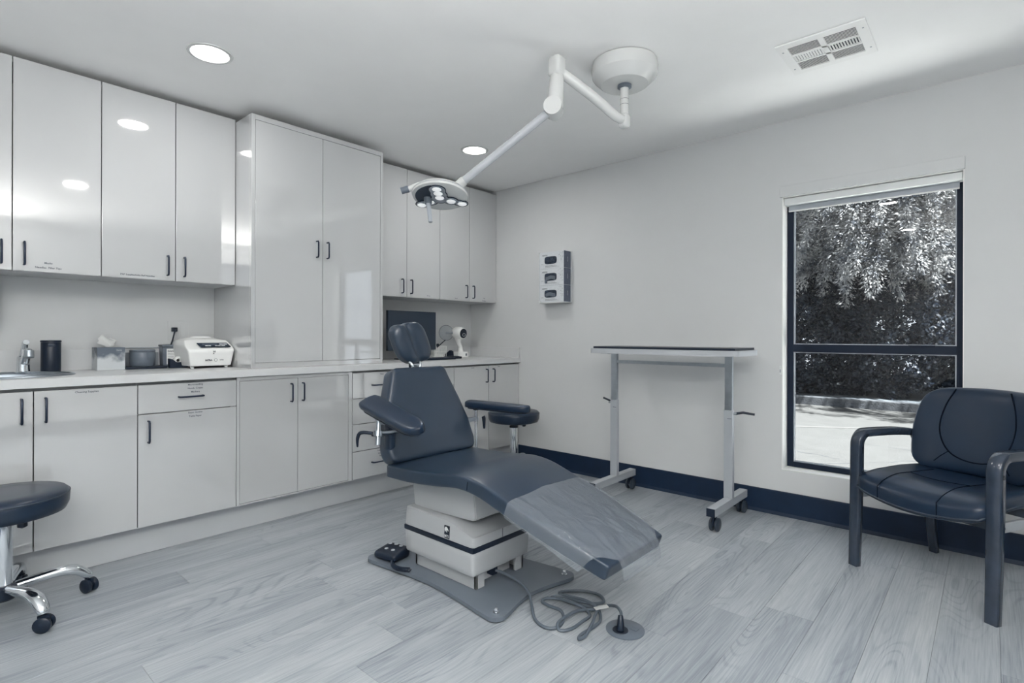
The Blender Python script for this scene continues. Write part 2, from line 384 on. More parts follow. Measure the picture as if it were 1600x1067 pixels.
build('pane', MB().box(a+.03, b-.024, .128, .132, WZ0+.03, 1.02), 'glass', win)
st = MB()
for z0, z1 in ((1.060, WZ1-.060), (WZ0+.038, 1.012)):
    st.box(a+.035, a+.041, .10, .118, z0, z1).box(b-.034, b-.028, .10, .118, z0, z1).box(a+.041, b-.034, .10, .118, z0, z0+.005).box(a+.041, b-.034, .10, .118, z1-.005, z1)
build('glazing_bead', st, 'lgrey', win)
build('sash_latch', MB().box(3.40, 3.52, .085, .0925, 1.052, 1.062, .002), 'framed', win)
# roller shade in the reveal head
rs = thing('roller_shade', 'rolled-up white roller shade at the head of the window', 'shade', ((WX0+WX1)/2, .04, 1.93))
build('cassette', MB().box(WX0+.005, WX1-.005, .020, .085, 1.925, 1.966, .004), 'whitep', rs)
build('fabric', MB().box(WX0+.02, WX1-.02, .066, .068, 1.895, 1.926), 'lgrey', rs)
build('hem_bar', MB().box(WX0+.02, WX1-.02, .062, .072, 1.888, 1.896, .002), 'white', rs)
tr = tag(build('trim_1', MB().box(WX0-.012, WX1+.004, -.014, 0, 1.972, 2.038, .003), 'wall'), 'wall-coloured valance board over the window', None, kind='structure')
bk = thing('shade_bracket', 'small white cord bracket on the left edge of the window', 'bracket', (2.768, -.006, .90))
build('plate', MB().box(2.762, 2.774, -.006, 0, .872, .925, .002), 'whitep', bk); build('clip', MB().box(2.765, 2.771, -.012, -.006, .885, .905, .002), 'lgrey', bk)

# ================================================================ CABINETS
G = .0020
def handle_v(par, x, y, zc, ln=.105, name='handle'):
    pr = .026; h = ln/2
    return build(name, MB().tube([(x, y, zc-h), (x+pr*.8, y, zc-h), (x+pr, y, zc-h+.008), (x+pr, y, zc+h-.008), (x+pr*.8, y, zc+h), (x, y, zc+h)], .0048, 8), 'handle', par, smooth=True)
def handle_h(par, x, yc, z, ln=.105):
    pr = .026; h = ln/2
    return build('handle', MB().tube([(x, yc-h, z), (x+pr*.8, yc-h, z), (x+pr, yc-h+.008, z), (x+pr, yc+h-.008, z), (x+pr*.8, yc+h, z), (x, yc+h, z)], .0048, 8), 'handle', par, smooth=True)
def note(par, lines, x, yc, ztop, size=.0125, step=.0225):
    for i, s in enumerate(lines): text('note', s, size, (x, yc, ztop-i*step), (0, 1, 0), (0, 0, 1), 'ink', par, bold=.0002)
def front(par, name, x0, x1, y0, y1, z0, z1):
    return build(name, MB().box(x0, x1, y0+G, y1-G, z0+G, z1-G, .0012), 'lam', par)

def carcass(xf_, y0, y1, z0, z1, t=.016):
    return MB().box(.002, .012, y0, y1, z0, z1).box(.012, xf_, y0, y0+t, z0, z1).box(.012, xf_, y1-t, y1, z0, z1).box(.012, xf_+.018, y0+t, y1-t, z0, z0+t).box(.012, xf_, y0+t, y1-t, z1-t, z1)
UF, UZ0, UZ1 = .3387, 1.408, 2.408
def upper(label, y0, y1, ym, hands, notes=()):
    t = thing('wall_cabinet', label, 'cabinet', (0, (y0+y1)/2, UZ0), 0, 'white upper wall cabinets')
    body = carcass(UF-.040, y0+.0005, y1-.0005, UZ0+.001, UZ1)
    build('body', body, 'carc', t)
    d = [front(t, 'door', UF-.018, UF, y0, ym, UZ0, UZ1), front(t, 'door', UF-.018, UF, ym, y1, UZ0, UZ1)]
    for k, hy in hands: handle_v(d[k], UF, hy, 1.492)
    for k, lines, yc, zt in notes: note(d[k], lines, UF, yc, zt)
    return t
upper('leftmost upper cabinet, two glossy white doors, above the sink', -3.62, -2.948, -3.284, [(0, -3.322), (1, -3.243)], [(1, ['Masks', 'Needles  Filler Tips'], -3.155, 1.450)])
upper('upper cabinet between the sink cabinet and the tall cupboard, single line note at bottom', -2.948, -2.2935, -2.612, [(0, -2.652), (1, -2.570)], [(0, ['PRP Supplies/Lido Ref Needles'], -2.79, 1.424)])
upper('upper cabinet right beside the tall cupboard, over the monitor', -1.392, -.680, -1.017, [(0, -1.066), (1, -.980)], [(0, ['Gowns', 'Exam Table Paper', 'Surgical Drapes'], -1.29, 1.478), (1, ['Gloves'], -.80, 1.428)])
upper('corner upper cabinet against the window wall', -.680, -.002, -.344, [(0, -.387), (1, -.302)], [(0, ['Gauze'], -.50, 1.424), (1, ['Tape', 'Bandages'], -.16, 1.442)])

# tall cupboard
TX = .56
tc_ = thing('tall_cupboard', 'tall white two-door cupboard standing on the worktop', 'cabinet', (0, -1.843, .916))
build('body', carcass(TX-.022, -2.290, -1.396, .917, 2.388), 'carc', tc_)
ff = MB(); x0, x1 = TX-.021, TX
ff.box(x0, x1, -2.292, -2.270, .917, 2.390, .001).box(x0, x1, -1.414, -1.394, .917, 2.390, .001).box(x0, x1, -2.270, -1.414, .917, .947, .001).box(x0, x1, -2.270, -1.414, 2.360, 2.390, .001)
ff.box(.002, x0, -2.2925, -2.2905, .917, 2.390).box(.002, x0, -1.3955, -1.3935, .917, 2.390)
build('face_frame', ff, 'lam', tc_)
dA = build('door', MB().box(x0, x1-.001, -2.268, -1.8495, .949, 2.358, .001), 'lam', tc_)
dB = build('door', MB().box(x0, x1-.001, -1.8465, -1.416, .949, 2.358, .001), 'lam', tc_)
handle_v(dA, TX, -1.890, 1.652, .10); handle_v(dB, TX, -1.818, 1.652, .10)

# base cabinets
BF, BZ0, BZ1 = .616, .158, .862
def basecab(name, label, y0, y1):
    t = thing(name, label, 'cabinet', (0, (y0+y1)/2, 0), 0, 'white base cabinets under the worktop')
    build('body', carcass(BF-.045, y0+.0005, y1-.0005, .158, .874), 'carc', t); return t
t = basecab('sink_cabinet', 'leftmost base cabinet, two doors, under the sink behind the stool', -3.626, -2.856)
d1 = front(t, 'door', BF-.018, BF, -3.626, -3.241, BZ0, BZ1); d2 = front(t, 'door', BF-.018, BF, -3.241, -2.856, BZ0, BZ1)
handle_v(d1, BF, -3.281, .777); handle_v(d2, BF, -3.201, .776); note(d2, ['Cleaning Supplies'], BF, -3.055, .842)
t = basecab('base_cabinet', 'base cabinet with one drawer over one wide door, below the centrifuge', -2.856, -2.393)
d1 = front(t, 'drawer', BF-.018, BF, -2.856, -2.393, .716, BZ1); d2 = front(t, 'door', BF-.018, BF, -2.856, -2.393, BZ0, .716)
handle_h(d1, BF, -2.622, .790, .112); handle_v(d2, BF, -2.812, .628)
note(d1, ['Microneedling', 'Numb. Cream', 'Markers'], BF, -2.60, .846, .0125, .019); note(d2, ['Exam Gowns', 'Table Paper'], BF, -2.60, .700, .0125, .019)
t = basecab('framed_cabinet', 'base cabinet with two inset doors in a frame, under the tall cupboard', -2.393, -1.692)
f2 = MB(); xa = BF-.020
f2.box(xa, BF, -2.392, -2.377, .158, .874, .001).box(xa, BF, -1.696, -1.670, .158, .874, .001).box(xa, BF, -2.377, -1.696, .158, .166, .001).box(xa, BF, -2.377, -1.696, .853, .874, .001)
build('face_frame', f2, 'lam', t)
d1 = build('door', MB().box(xa, BF-.001, -2.375, -2.0405, .168, .851, .001), 'lam', t); d2 = build('door', MB().box(xa, BF-.001, -2.0375, -1.698, .168, .851, .001), 'lam', t)
handle_v(d1, BF, -2.082, .767); handle_v(d2, BF, -2.010, .768)
t = basecab('drawer_unit', 'four-drawer base unit partly hidden behind the treatment chair', -1.668, -1.220)
zs = [BZ0, .341, .521, .691, BZ1]; ns = [['Scalpel Blades', 'Suture Kits', 'Staples'], ['Saline'], ['Syringes'], ['Tubes']]
for i in range(4):
    d = front(t, 'drawer', BF-.018, BF, -1.668, -1.220, zs[i], zs[i+1]); handle_h(d, BF, -1.462, zs[i+1]-.088, .112); note(d, ns[i], BF, -1.44, zs[i+1]-.020, .0125, .019)
t = basecab('base_cabinet', 'base cabinet with a drawer over a door, hidden mostly behind the chair back', -1.220, -.771)
d1 = front(t, 'drawer', BF-.018, BF, -1.220, -.771, .727, BZ1); d2 = front(t, 'door', BF-.018, BF, -1.220, -.771, BZ0, .727)
handle_h(d1, BF, -.995, .790, .112); handle_v(d2, BF, -1.17, .64)
t = basecab('base_cabinet', 'corner base cabinet with two narrow doors, against the window wall', -.771, -.002)
d1 = front(t, 'door', BF-.018, BF, -.771, -.384, BZ0, BZ1); d2 = front(t, 'door', BF-.018, BF, -.384, -.002, BZ0, BZ1)
handle_v(d1, BF, -.416, .779); handle_v(d2, BF, -.335, .779); note(d1, ['Linens'], BF, -.57, .846); note(d2, ['Paper'], BF, -.26, .846)
tag(build('trim_2', MB().box(0, .53, -3.9, -.001, 0, .157), 'toe'), 'light grey toe kick under the base cabinets', None, kind='structure')

# worktop with sink cut-out
wt = thing('worktop', 'continuous white worktop along the cabinet wall', 'worktop', (0, -1.9, .876))
SX, SY, SRX, SRY = .325, -3.335, .235, .285
def worktop_mesh():
    bm = bmesh.new(); X0, X1, Y0, Y1, Z0, Z1 = .002, .635, -3.9, -.0005, .876, .916
    out = []; N = 48
    ring = [(SX+SRX*.93*math.cos(2*PI*i/N), SY+SRY*.95*math.sin(2*PI*i/N)) for i in range(N)]
    a0 = [bm.verts.new((x, y, Z1)) for x, y in ring]; a1 = [bm.verts.new((x, y, Z0)) for x, y in ring]
    ys = SY+SRY+.1; yl = Y0
    # square patch around the hole
    def sq(i):
        c, s = math.cos(2*PI*i/N), math.sin(2*PI*i/N)
        k = 1/max(abs(c), abs(s)); hx = (X1-X0)/2; px = (X0+X1)/2+c*k*hx; hy = ys-SY; py = SY+s*k*hy; return px, py
    b0 = [bm.verts.new((*sq(i), Z1)) for i in range(N)]; b1 = [bm.verts.new((*sq(i), Z0)) for i in range(N)]
    for i in range(N):
        j = (i+1) % N
        bm.faces.new((a0[i], a0[j], b0[j], b0[i])); bm.faces.new((a1[i], b1[i], b1[j], a1[j])); bm.faces.new((a0[i], a1[i], a1[j], a0[j])); bm.faces.new((b0[i], b0[j], b1[j], b1[i]))
    bm.verts.index_update(); mb = MB().add([v.co.copy() for v in bm.verts], [tuple(v.index for v in f.verts) for f in bm.faces]); bm.free()
    lo = SY-(ys-SY)
    mb.box(X0, X1, ys, Y1, Z0, Z1, .0015); mb.box(X0, X1, Y0, lo, Z0, Z1, .0015)
    return mb
build('countertop', worktop_mesh(), 'counter', wt)
build('backsplash', MB().box(.002, .020, -3.9, -2.293, .9165, 1.030, .001), 'counter', wt)
build('backsplash', MB().box(.002, .020, -1.393, -.0005, .9165, 1.012, .001), 'counter', wt)
build('side_splash', MB().box(.020, .634, -.020, -.0005, .9165, 1.005, .001), 'counter', wt)

# sink
sk = thing('sink', 'oval stainless steel sink with a raised rim, set in the worktop', 'sink', (SX, SY, .916))
def oval(prof, seg=48):
    mb = MB(); vs = []; fs = []
    for k, z in prof:
        for i in range(seg):
            a = 2*PI*i/seg; vs.append((SX+SRX*k*math.cos(a), SY+SRY*k*math.sin(a), z))
    for j in range(len(prof)-1):
        for i in range(seg):
            l = (i+1) % seg; fs.append((j*seg+i, j*seg+l, (j+1)*seg+l, (j+1)*seg+i))
    if prof[-1][0] < .5: fs.append(tuple((len(prof)-1)*seg+i for i in range(seg)))
    return mb.add(vs, fs)
build('rim', oval([(1.0, .9163), (1.0, .919), (.985, .923), (.94, .924), (.92, .921), (.90, .912)]), 'sink', sk, smooth=True)
build('basin', oval([(.90, .912), (.88, .86), (.80, .80), (.55, .775), (.1, .77)]), 'sink', sk, smooth=True)
build('drain', MB().lathe([(.001, .7725), (.03, .773), (.03, .771)], 20, Matrix.Translation((SX, SY, 0))), 'chrome', sk, smooth=True)

# faucet
fc = thing('faucet', 'chrome single-lever faucet behind the sink', 'faucet', (.125, -3.222, .916))
fx, fy = .125, -3.222
T = Matrix.Translation((fx, fy, .916))
build('base', MB().lathe([(.034, .001), (.034, .006), (.028, .010), (.026, .03), (.025, .075), (.022, .085), (.001, .088)], 28, T), 'chrome', fc, smooth=True)
build('spout', MB().tube([(fx+.005, fy+.004, .965), (fx+.05, fy+.005, 1.000), (fx+.10, fy+.006, 1.028), (fx+.125, fy+.007, 1.020)], [.020, .018, .017, .016], 18, 4), 'chrome', fc, smooth=True)
build('spray_head', MB().cyl((fx+.125, fy+.007, 1.030), (fx+.135, fy+.007, .998), .019, 20), 'steel', fc, smooth=True)
build('lever', MB().tube([(fx, fy, 1.000), (fx-.004, fy+.004, 1.035), (fx+.012, fy+.006, 1.066), (fx+.03, fy+.008, 1.072)], [.017, .014, .013, .012], 14, 4), 'chrome', fc, smooth=True)
# soap can
cn = thing('pump_canister', 'tall dark navy cylinder canister beside the faucet', 'canister', (.12, -3.115, .916))
T = Matrix.Translation((.12, -3.115, .917))
build('can', MB().lathe([(.040, 0), (.041, .004), (.041, .150), (.039, .153)], 36, T), 'black', cn, smooth=True)
build('lid', MB().lathe([(.0425, .1535), (.0428, .160), (.041, .1635), (.001, .164)], 36, T), 'black', cn, smooth=True)
build('sensor', MB().soft(.004, .016, .007, .003, (4, 6, 4), lambda p: p+Vector((.160, -3.118, 1.056))), 'screen', cn, smooth=True)
# paper dispenser at frame edge
pd = thing('towel_dispenser', 'white dispenser mounted on the wall at the left picture edge', 'dispenser', (.06, -3.43, 1.155))
build('housing', MB().soft(.055, .13, .115, .02, (8, 8, 8), lambda p: p+Vector((.0555, -3.437, 1.27))), 'whitep', pd, smooth=True)
build('slot', MB().box(.06, .112, -3.50, -3.37, 1.150, 1.1555), 'gap', pd)

# tissue box
tb = thing('tissue_box', 'grey cloud-patterned tissue box with a white tissue pulled out', 'box', (.085, -2.862, .916))
def cloud_mat():
    m = mat('cloud_print', (.3, .33, .37), .5); nt = m.node_tree; b = nt.nodes['Principled BSDF']
    tc = nt.nodes.new('ShaderNodeTexCoord'); n = nt.nodes.new('ShaderNodeTexNoise'); n.inputs['Scale'].default_value = 16; n.inputs['Detail'].default_value = 4
    sp = nt.nodes.new('ShaderNodeSeparateXYZ'); nt.links.new(tc.outputs['Object'], sp.inputs[0]); nt.links.new(tc.outputs['Object'], n.inputs['Vector'])
    mr = nt.nodes.new('ShaderNodeMath'); mr.operation = 'MULTIPLY_ADD'; mr.inputs[1].default_value = -5.5; mr.inputs[2].default_value = .42; nt.links.new(sp.outputs['Z'], mr.inputs[0])
    ad = nt.nodes.new('ShaderNodeMath'); ad.operation = 'ADD'; nt.links.new(mr.outputs[0], ad.inputs[0]); nt.links.new(n.outputs['Fac'], ad.inputs[1])
    cr = nt.nodes.new('ShaderNodeValToRGB'); cr.color_ramp.elements[0].position = .35; cr.color_ramp.elements[0].color = (.10, .125, .16, 1)
    cr.color_ramp.elements[1].position = .62; cr.color_ramp.elements[1].color = (.55, .58, .60, 1)
    nt.links.new(ad.outputs[0], cr.inputs[0]); nt.links.new(cr.outputs[0], b.inputs['Base Color']); return m
build('carton', MB().box(.022, .148, -2.928, -2.802, .9165, 1.040, .002), cloud_mat(), tb)
build('top_opening', MB().lathe([(.001, 0), (.032, 0), (.032, .0008), (.001, .0008)], 24, Matrix.Translation((.085, -2.865, 1.0402))), 'grey', tb)
tm = MB(); vs = []; fs = []
for i in range(9):
    for j in range(9):
        u, v = i/8, j/8
        wd = .012+.030*math.sin(v*2.6)
        vs.append((.085+.016*math.sin(6*u+3*v)*(.3+v), -2.868-.012*v+(u-.5)*2*wd+.006*math.sin(11*v), 1.041+(.066-.028*abs(u-.42))*v+.006*math.sin(9*u+4)*v))
for i in range(8):
    for j in range(8): fs.append((i*9+j, (i+1)*9+j, (i+1)*9+j+1, i*9+j+1))
ts = build('tissue', tm.add(vs, fs), 'paper', tb, smooth=True, angle=180); md = ts.modifiers.new('s', 'SOLIDIFY'); md.thickness = .0008
build('badge', MB().prism([(-2.846, 1.034), (-2.815, 1.034), (-2.815, 1.020), (-2.8305, 1.008), (-2.846, 1.020)], .148, .1486, 'x'), 'grey', tb)
text('brand_print', 'Vanity', .010, (.1487, -2.8305, 1.022), (0, 1, 0), (0, 0, 1), 'white', tb)

# round container, grey box behind, tray
gc = thing('round_container', 'round dark grey container with a flat lid', 'container', (.095, -2.708, .916))
T = Matrix.Translation((.095, -2.708, .9305))
build('bowl', MB().lathe([(.058, 0), (.062, .006), (.062, .080), (.060, .083)], 40, T), 'grey', gc, smooth=True)
build('lid', MB().lathe([(.0625, .0835), (.063, .090), (.060, .094), (.001, .095)], 40, T), 'grey', gc, smooth=True)
tag(build('supply_tray', MB().box(.03, .165, -2.800, -2.600, .9165, .930, .004), 'black'), 'flat black tray under the round grey container', 'tray')
gb = thing('grey_carton', 'low grey box standing behind the round container', 'box', (.015, -2.7, .9305))
build('carton', MB().box(.004, .028, -2.80, -2.605, .9165+.114, .9165+.120, .001).box(.0215, .0295, -2.795, -2.61, .9305, 1.008, .001), 'lgrey', gb)
# sharps container
sh = thing('sharps_container', 'grey box with a white warning label, left of the centrifuge', 'container', (.068, -2.548, .916))
build('bin', MB().prism([(-2.602, .9168), (-2.498, .9168), (-2.494, 1.040), (-2.606, 1.040)], .022, .088, 'x', .002), 'grey', sh)
build('lid', MB().box(.018, .092, -2.609, -2.491, 1.0405, 1.052, .003), 'grey', sh)
lb = build('warning_label', MB().box(.0882, .0888, -2.584, -2.516, .935, 1.028), 'paper', sh)
text('print', 'DANGER', .0145, (.089, -2.55, 1.008), (0, 1, 0), (0, 0, 1), 'ink', lb, bold=.0004)
pm = MB()
for i in range(7):
    z = 1.000-i*.009; pm.box(.0889, .0891, -2.578, -2.522-.012*(i % 3), z-.0012, z+.0006)
build('print', pm, 'ink', lb)
# tape dispenser
td = thing('tape_dispenser', 'small black desk tape dispenser in front of the warning box', 'dispenser', (.17, -2.545, .916))
build('body', MB().prism([(-2.595, .9168), (-2.500, .9168), (-2.498, .968), (-2.522, .968), (-2.538, .950), (-2.560, .950), (-2.580, .968), (-2.597, .972)], .150, .186, 'x', .002), 'black', td)
build('tape_roll', MB().lathe([(.010, -.009), (.024, -.009), (.024, .009), (.010, .009), (.010, -.009)], 24, Matrix.Translation((.168, -2.549, .960)) @ Matrix.Rotation(PI/2, 4, 'Y')), 'paper', td, smooth=True)
text('print', 'Scotch', .008, (.1862, -2.515, .925), (0, 1, 0), (0, 0, 1), 'white', td)

# centrifuge
cf = thing('centrifuge', 'white benchtop centrifuge with a slanted control panel', 'centrifuge', (.20, -2.40, .916))
cw0, cw1, zb = -2.545, -2.300, .9285
cy, cx0, cx1 = (cw0+cw1)/2, .045, .340
def cfmap(p):
    # p in unit box -> housing with rounded lid, slanted control face and sides that lean in toward the foot
    X, Y, Z = p
    z = zb+(Z+1)/2*.150; tz = (Z+1)/2
    x = cx0+(X+1)/2*(cx1-cx0)
    hw = (cw1-cw0)/2*(.90+.14*min(tz/.7, 1)-.10*max(0, (tz-.8)/.2))
    y = cy+Y*hw
    if tz > .62: x = cx0+(X+1)/2*((cx1-cx0)*(1-.34*(tz-.62)/.38))
    else: x = cx0+(X+1)/2*((cx1-cx0)*(.95+.05*tz/.62))
    if tz > .9: z += .022*(1-Y*Y)*(1-((X+.25)/1.3)**2)
    return Vector((x, y, z))
build('housing', MB().soft(1, 1, 1, .06, (20, 20, 20), cfmap), 'bright', cf, smooth=True, angle=60)
build('lid_dome', MB().lathe([(.062, 0), (.058, .006), (.045, .010), (.001, .011)], 32, Matrix.Translation((.150, cy, 1.0915))), 'bright', cf, smooth=True)
sl = Vector((-.34*(cx1-cx0), 0, .057)).normalized(); nrm = Vector((0, 1, 0)).cross(sl)
pc = Vector((cx1-.034, cy+.022, zb+.150*.80)); pc += nrm*.0045
cp = MB()
hy, hs = .082, .0215
cv = [pc+Vector((0, yy, 0))+sl*ss for yy, ss in ((-hy+.006, -hs), (hy+.004, -hs), (hy-.006, hs), (-hy-.006, hs))]
cp.add([v-nrm*.004 for v in cv]+[v+nrm*.001 for v in cv], [(4, 5, 6, 7), (0, 1, 5, 4), (1, 2, 6, 5), (2, 3, 7, 6), (3, 0, 4, 7)])
pan = build('control_panel', cp, 'screen', cf)
def pbox(y, s_, hw, hh, m, name):
    c = pc+Vector((0, y, 0))+sl*s_+nrm*.0012; v = [c+Vector((0, a, 0))+sl*b_ for a, b_ in ((-hw, -hh), (hw, -hh), (hw, hh), (-hw, hh))]
    build(name, MB().add(v+[q+nrm*.001 for q in v], [(4, 5, 6, 7), (0, 1, 5, 4), (1, 2, 6, 5), (2, 3, 7, 6), (3, 0, 4, 7)]), m, pan)
pbox(-.025, .004, .040, .006, 'grey', 'display')
for yy, ss, ww in ((.040, .004, .010), (.062, .004, .010), (-.045, -.013, .007), (-.029, -.013, .007), (.008, -.013, .007), (.024, -.013, .007), (.046, -.013, .010)): pbox(yy, ss, ww, .0045, 'whitep', 'key')
fxp = cx1-.003
def cft(n, s_, size, y, z, bold=.0004): text(n, s_, size, (fxp+.004, y, z), (0, 1, 0), (0, 0, 1), 'ink', cf, bold=bold)
cft('logo_print', 'INTRA', .013, cy-.018, zb+.030, .0008); cft('logo_print', 'SPIN', .011, cy+.052, zb+.031, .0001)
build('logo_ring', MB().tube([(fxp+.004, cy+.020+.008*math.cos(a), zb+.035+.008*math.sin(a)) for a in [i*2*PI/16 for i in range(16)]], .0008, 6, 0, closed=True), 'ink', cf)
cft('emblem_print', '(o)', .012, cy+.012, zb+.082); cft('emblem_print', 'A', .010, cy+.008, zb+.070)
for xx in (.10, .30):
    for yy in (cw0+.03, cw1-.03): build('foot', MB().cyl((xx, yy, .9165), (xx, yy, .932), .010, 14), 'whitep', cf, smooth=True)
# outlet with plug
ol = thing('wall_outlet', 'pale wall outlet plate behind the centrifuge', 'outlet', (0, -2.50, 1.14))
build('plate', MB().box(0, .005, -2.555, -2.440, 1.080, 1.195, .002), 'wall', ol)
for dy in (-.026, .026): build('socket', MB().box(.005, .0058, -2.4975+dy-.014, -2.4975+dy+.014, 1.10, 1.175, .001), 'wall', ol)
pg = thing('power_plug', 'black plug and cord hanging from the outlet behind the centrifuge', 'plug', (.02, -2.525, 1.14))
build('plug_head', MB().box(.006, .036, -2.538, -2.510, 1.130, 1.156, .004), 'black', pg)
build('cord', MB().tube([(.034, -2.524, 1.14), (.055, -2.532, 1.130), (.060, -2.545, 1.08), (.050, -2.555, 1.03), (.035, -2.550, .97), (.035, -2.53, .93)], .0042, 8, 5), 'black', pg, smooth=True)

# ---- right counter section
mo = thing('monitor', 'dark flat computer monitor on the worktop behind the headrest', 'monitor', (.22, -.90, .916))
build('screen', MB().box(.245, .262, -1.137, -.657, .992, 1.305, .003), 'screen', mo)
build('bezel', MB().box(.238, .2448, -1.139, -.655, .990, 1.307, .003), 'black', mo)
build('stand', MB().box(.225, .238, -.93, -.87, .925, 1.12, .003), 'black', mo)
build('foot', MB().box(.15, .33, -1.00, -.80, .9168, .925, .003), 'black', mo)
kb = thing('keyboard', 'black computer keyboard lying in front of the monitor', 'keyboard', (.37, -.93, .916))
build('base', MB().box(.355, .475, -1.075, -.620, .9168, .930, .004), 'black', kb)
kk = MB()
for r_ in range(5):
    for c_ in range(22): kk.box(.362+r_*.0215, .380+r_*.0215, -1.066+c_*.0200, -1.049+c_*.0200, .9302, .9345)
build('keys', kk, 'tyre', kb)
kr = thing('file_rack', 'small white wire paper rack right of the monitor', 'rack', (.20, -.60, .916))
wr = MB()
for i in range(8):
    y = -.665+i*.018; wr.tube([(.16, y, .925), (.16, y, 1.020), (.26, y, 1.020), (.26, y, .925)], .0026, 6)
for z in (.925, .972, 1.020): wr.tube([(.26, -.665, z), (.26, -.539, z)], .002, 6).tube([(.16, -.665, z), (.16, -.539, z)], .002, 6)
build('wire_frame', wr, 'bright', kr)
build('tray', MB().box(.15, .27, -.675, -.530, .9168, .924, .002), 'bright', kr); build('paper_stack', MB().box(.19, .235, -.655, -.55, .9245, .948, .001), 'paper', kr)
cal = thing('calculator', 'flat black handset lying at the right end of the keyboard', 'handset', (.30, -.52, .916))
build('body', MB().box(.30, .42, -.600, -.505, .9168, .936, .005), 'black', cal); build('keypad', MB().box(.325, .40, -.59, -.515, .9362, .940, .002), 'tyre', cal)
stp = thing('stapler', 'black stapler standing on end beside the rack', 'stapler', (.24, -.49, .916))
build('base', MB().box(.19, .29, -.500, -.480, .9168, .930, .003), 'black', stp)
build('arm', MB().prism([(.19, .9305), (.29, .9305), (.285, .975), (.26, .985), (.20, .950)], -.502, -.478, 'y', .002), 'black', stp)
pen = thing('pen', 'dark pen sticking up at the monitor corner', 'pen', (.27, -.62, 1.02))
build('barrel', MB().tube([(.27, -.650, 1.012), (.27, -.560, 1.072)], [.005, .004], 8), 'black', pen); build('clip', MB().box(.265, .275, -.655, -.632, 1.018, 1.042, .002), 'black', pen)

sd = thing('skin_scanner', 'white swivel-head device with a round black display on a square base', 'device', (.20, -.33, .916))
sx, sy = .20, -.330
build('base', MB().prism([(sy-.062, .9168), (sy+.062, .9168), (sy+.056, .968), (sy-.056, .968)], sx-.055, sx+.055, 'x', .004), 'bright', sd)
build('socket', MB().box(sx+.0545, sx+.0565, sy+.022, sy+.038, .932, .952), 'grey', sd)
build('neck', MB().tube([(sx, sy+.015, .966), (sx, sy+.010, 1.010), (sx, sy-.012, 1.050), (sx, sy-.018, 1.10)], [.026, .020, .022, .040], 20, 4), 'bright', sd, smooth=True)
hd = Vector((.93, .05, -.08)).normalized()
hc = Vector((sx, sy-.018, 1.135))
qm = hd.to_track_quat('Z', 'Y').to_matrix().to_4x4(); qm.translation = hc
build('head', MB().lathe([(.001, -.062), (.030, -.058), (.048, -.040), (.055, -.010), (.054, .030), (.050, .060), (.046, .064), (.001, .064)], 32, qm), 'bright', sd, smooth=True)
dsp = build('display', MB().lathe([(.001, .0645), (.042, .0645), (.042, .067), (.001, .0675)], 32, qm), 'black', sd, smooth=True)
build('dial_ring', MB().tube([qm @ Vector((.018*math.cos(a)+.006, .018*math.sin(a)*.7-.012, .068)) for a in [i*2*PI/20 for i in range(20)]], .0016, 6, closed=True), 'whitep', dsp)
dc = hc+Vector((-.070, -.078, .0)); qd = Vector((.75, -.30, .05)).to_track_quat('Z', 'Y').to_matrix().to_4x4(); qd.translation = dc
sg = build('clear_disc', MB().lathe([(.001, 0), (.066, 0), (.066, .003), (.001, .003)], 40, qd), 'disc', sd)
build('disc_rim', MB().tube([qd @ Vector((.067*math.cos(a), .067*math.sin(a), .0015)) for a in [i*2*PI/40 for i in range(40)]], .0016, 6, closed=True), 'grey', sg)
build('disc_arm', MB().tube([dc, hc+Vector((-.01, -.05, 0))], .012, 12), 'lgrey', sd, smooth=True)

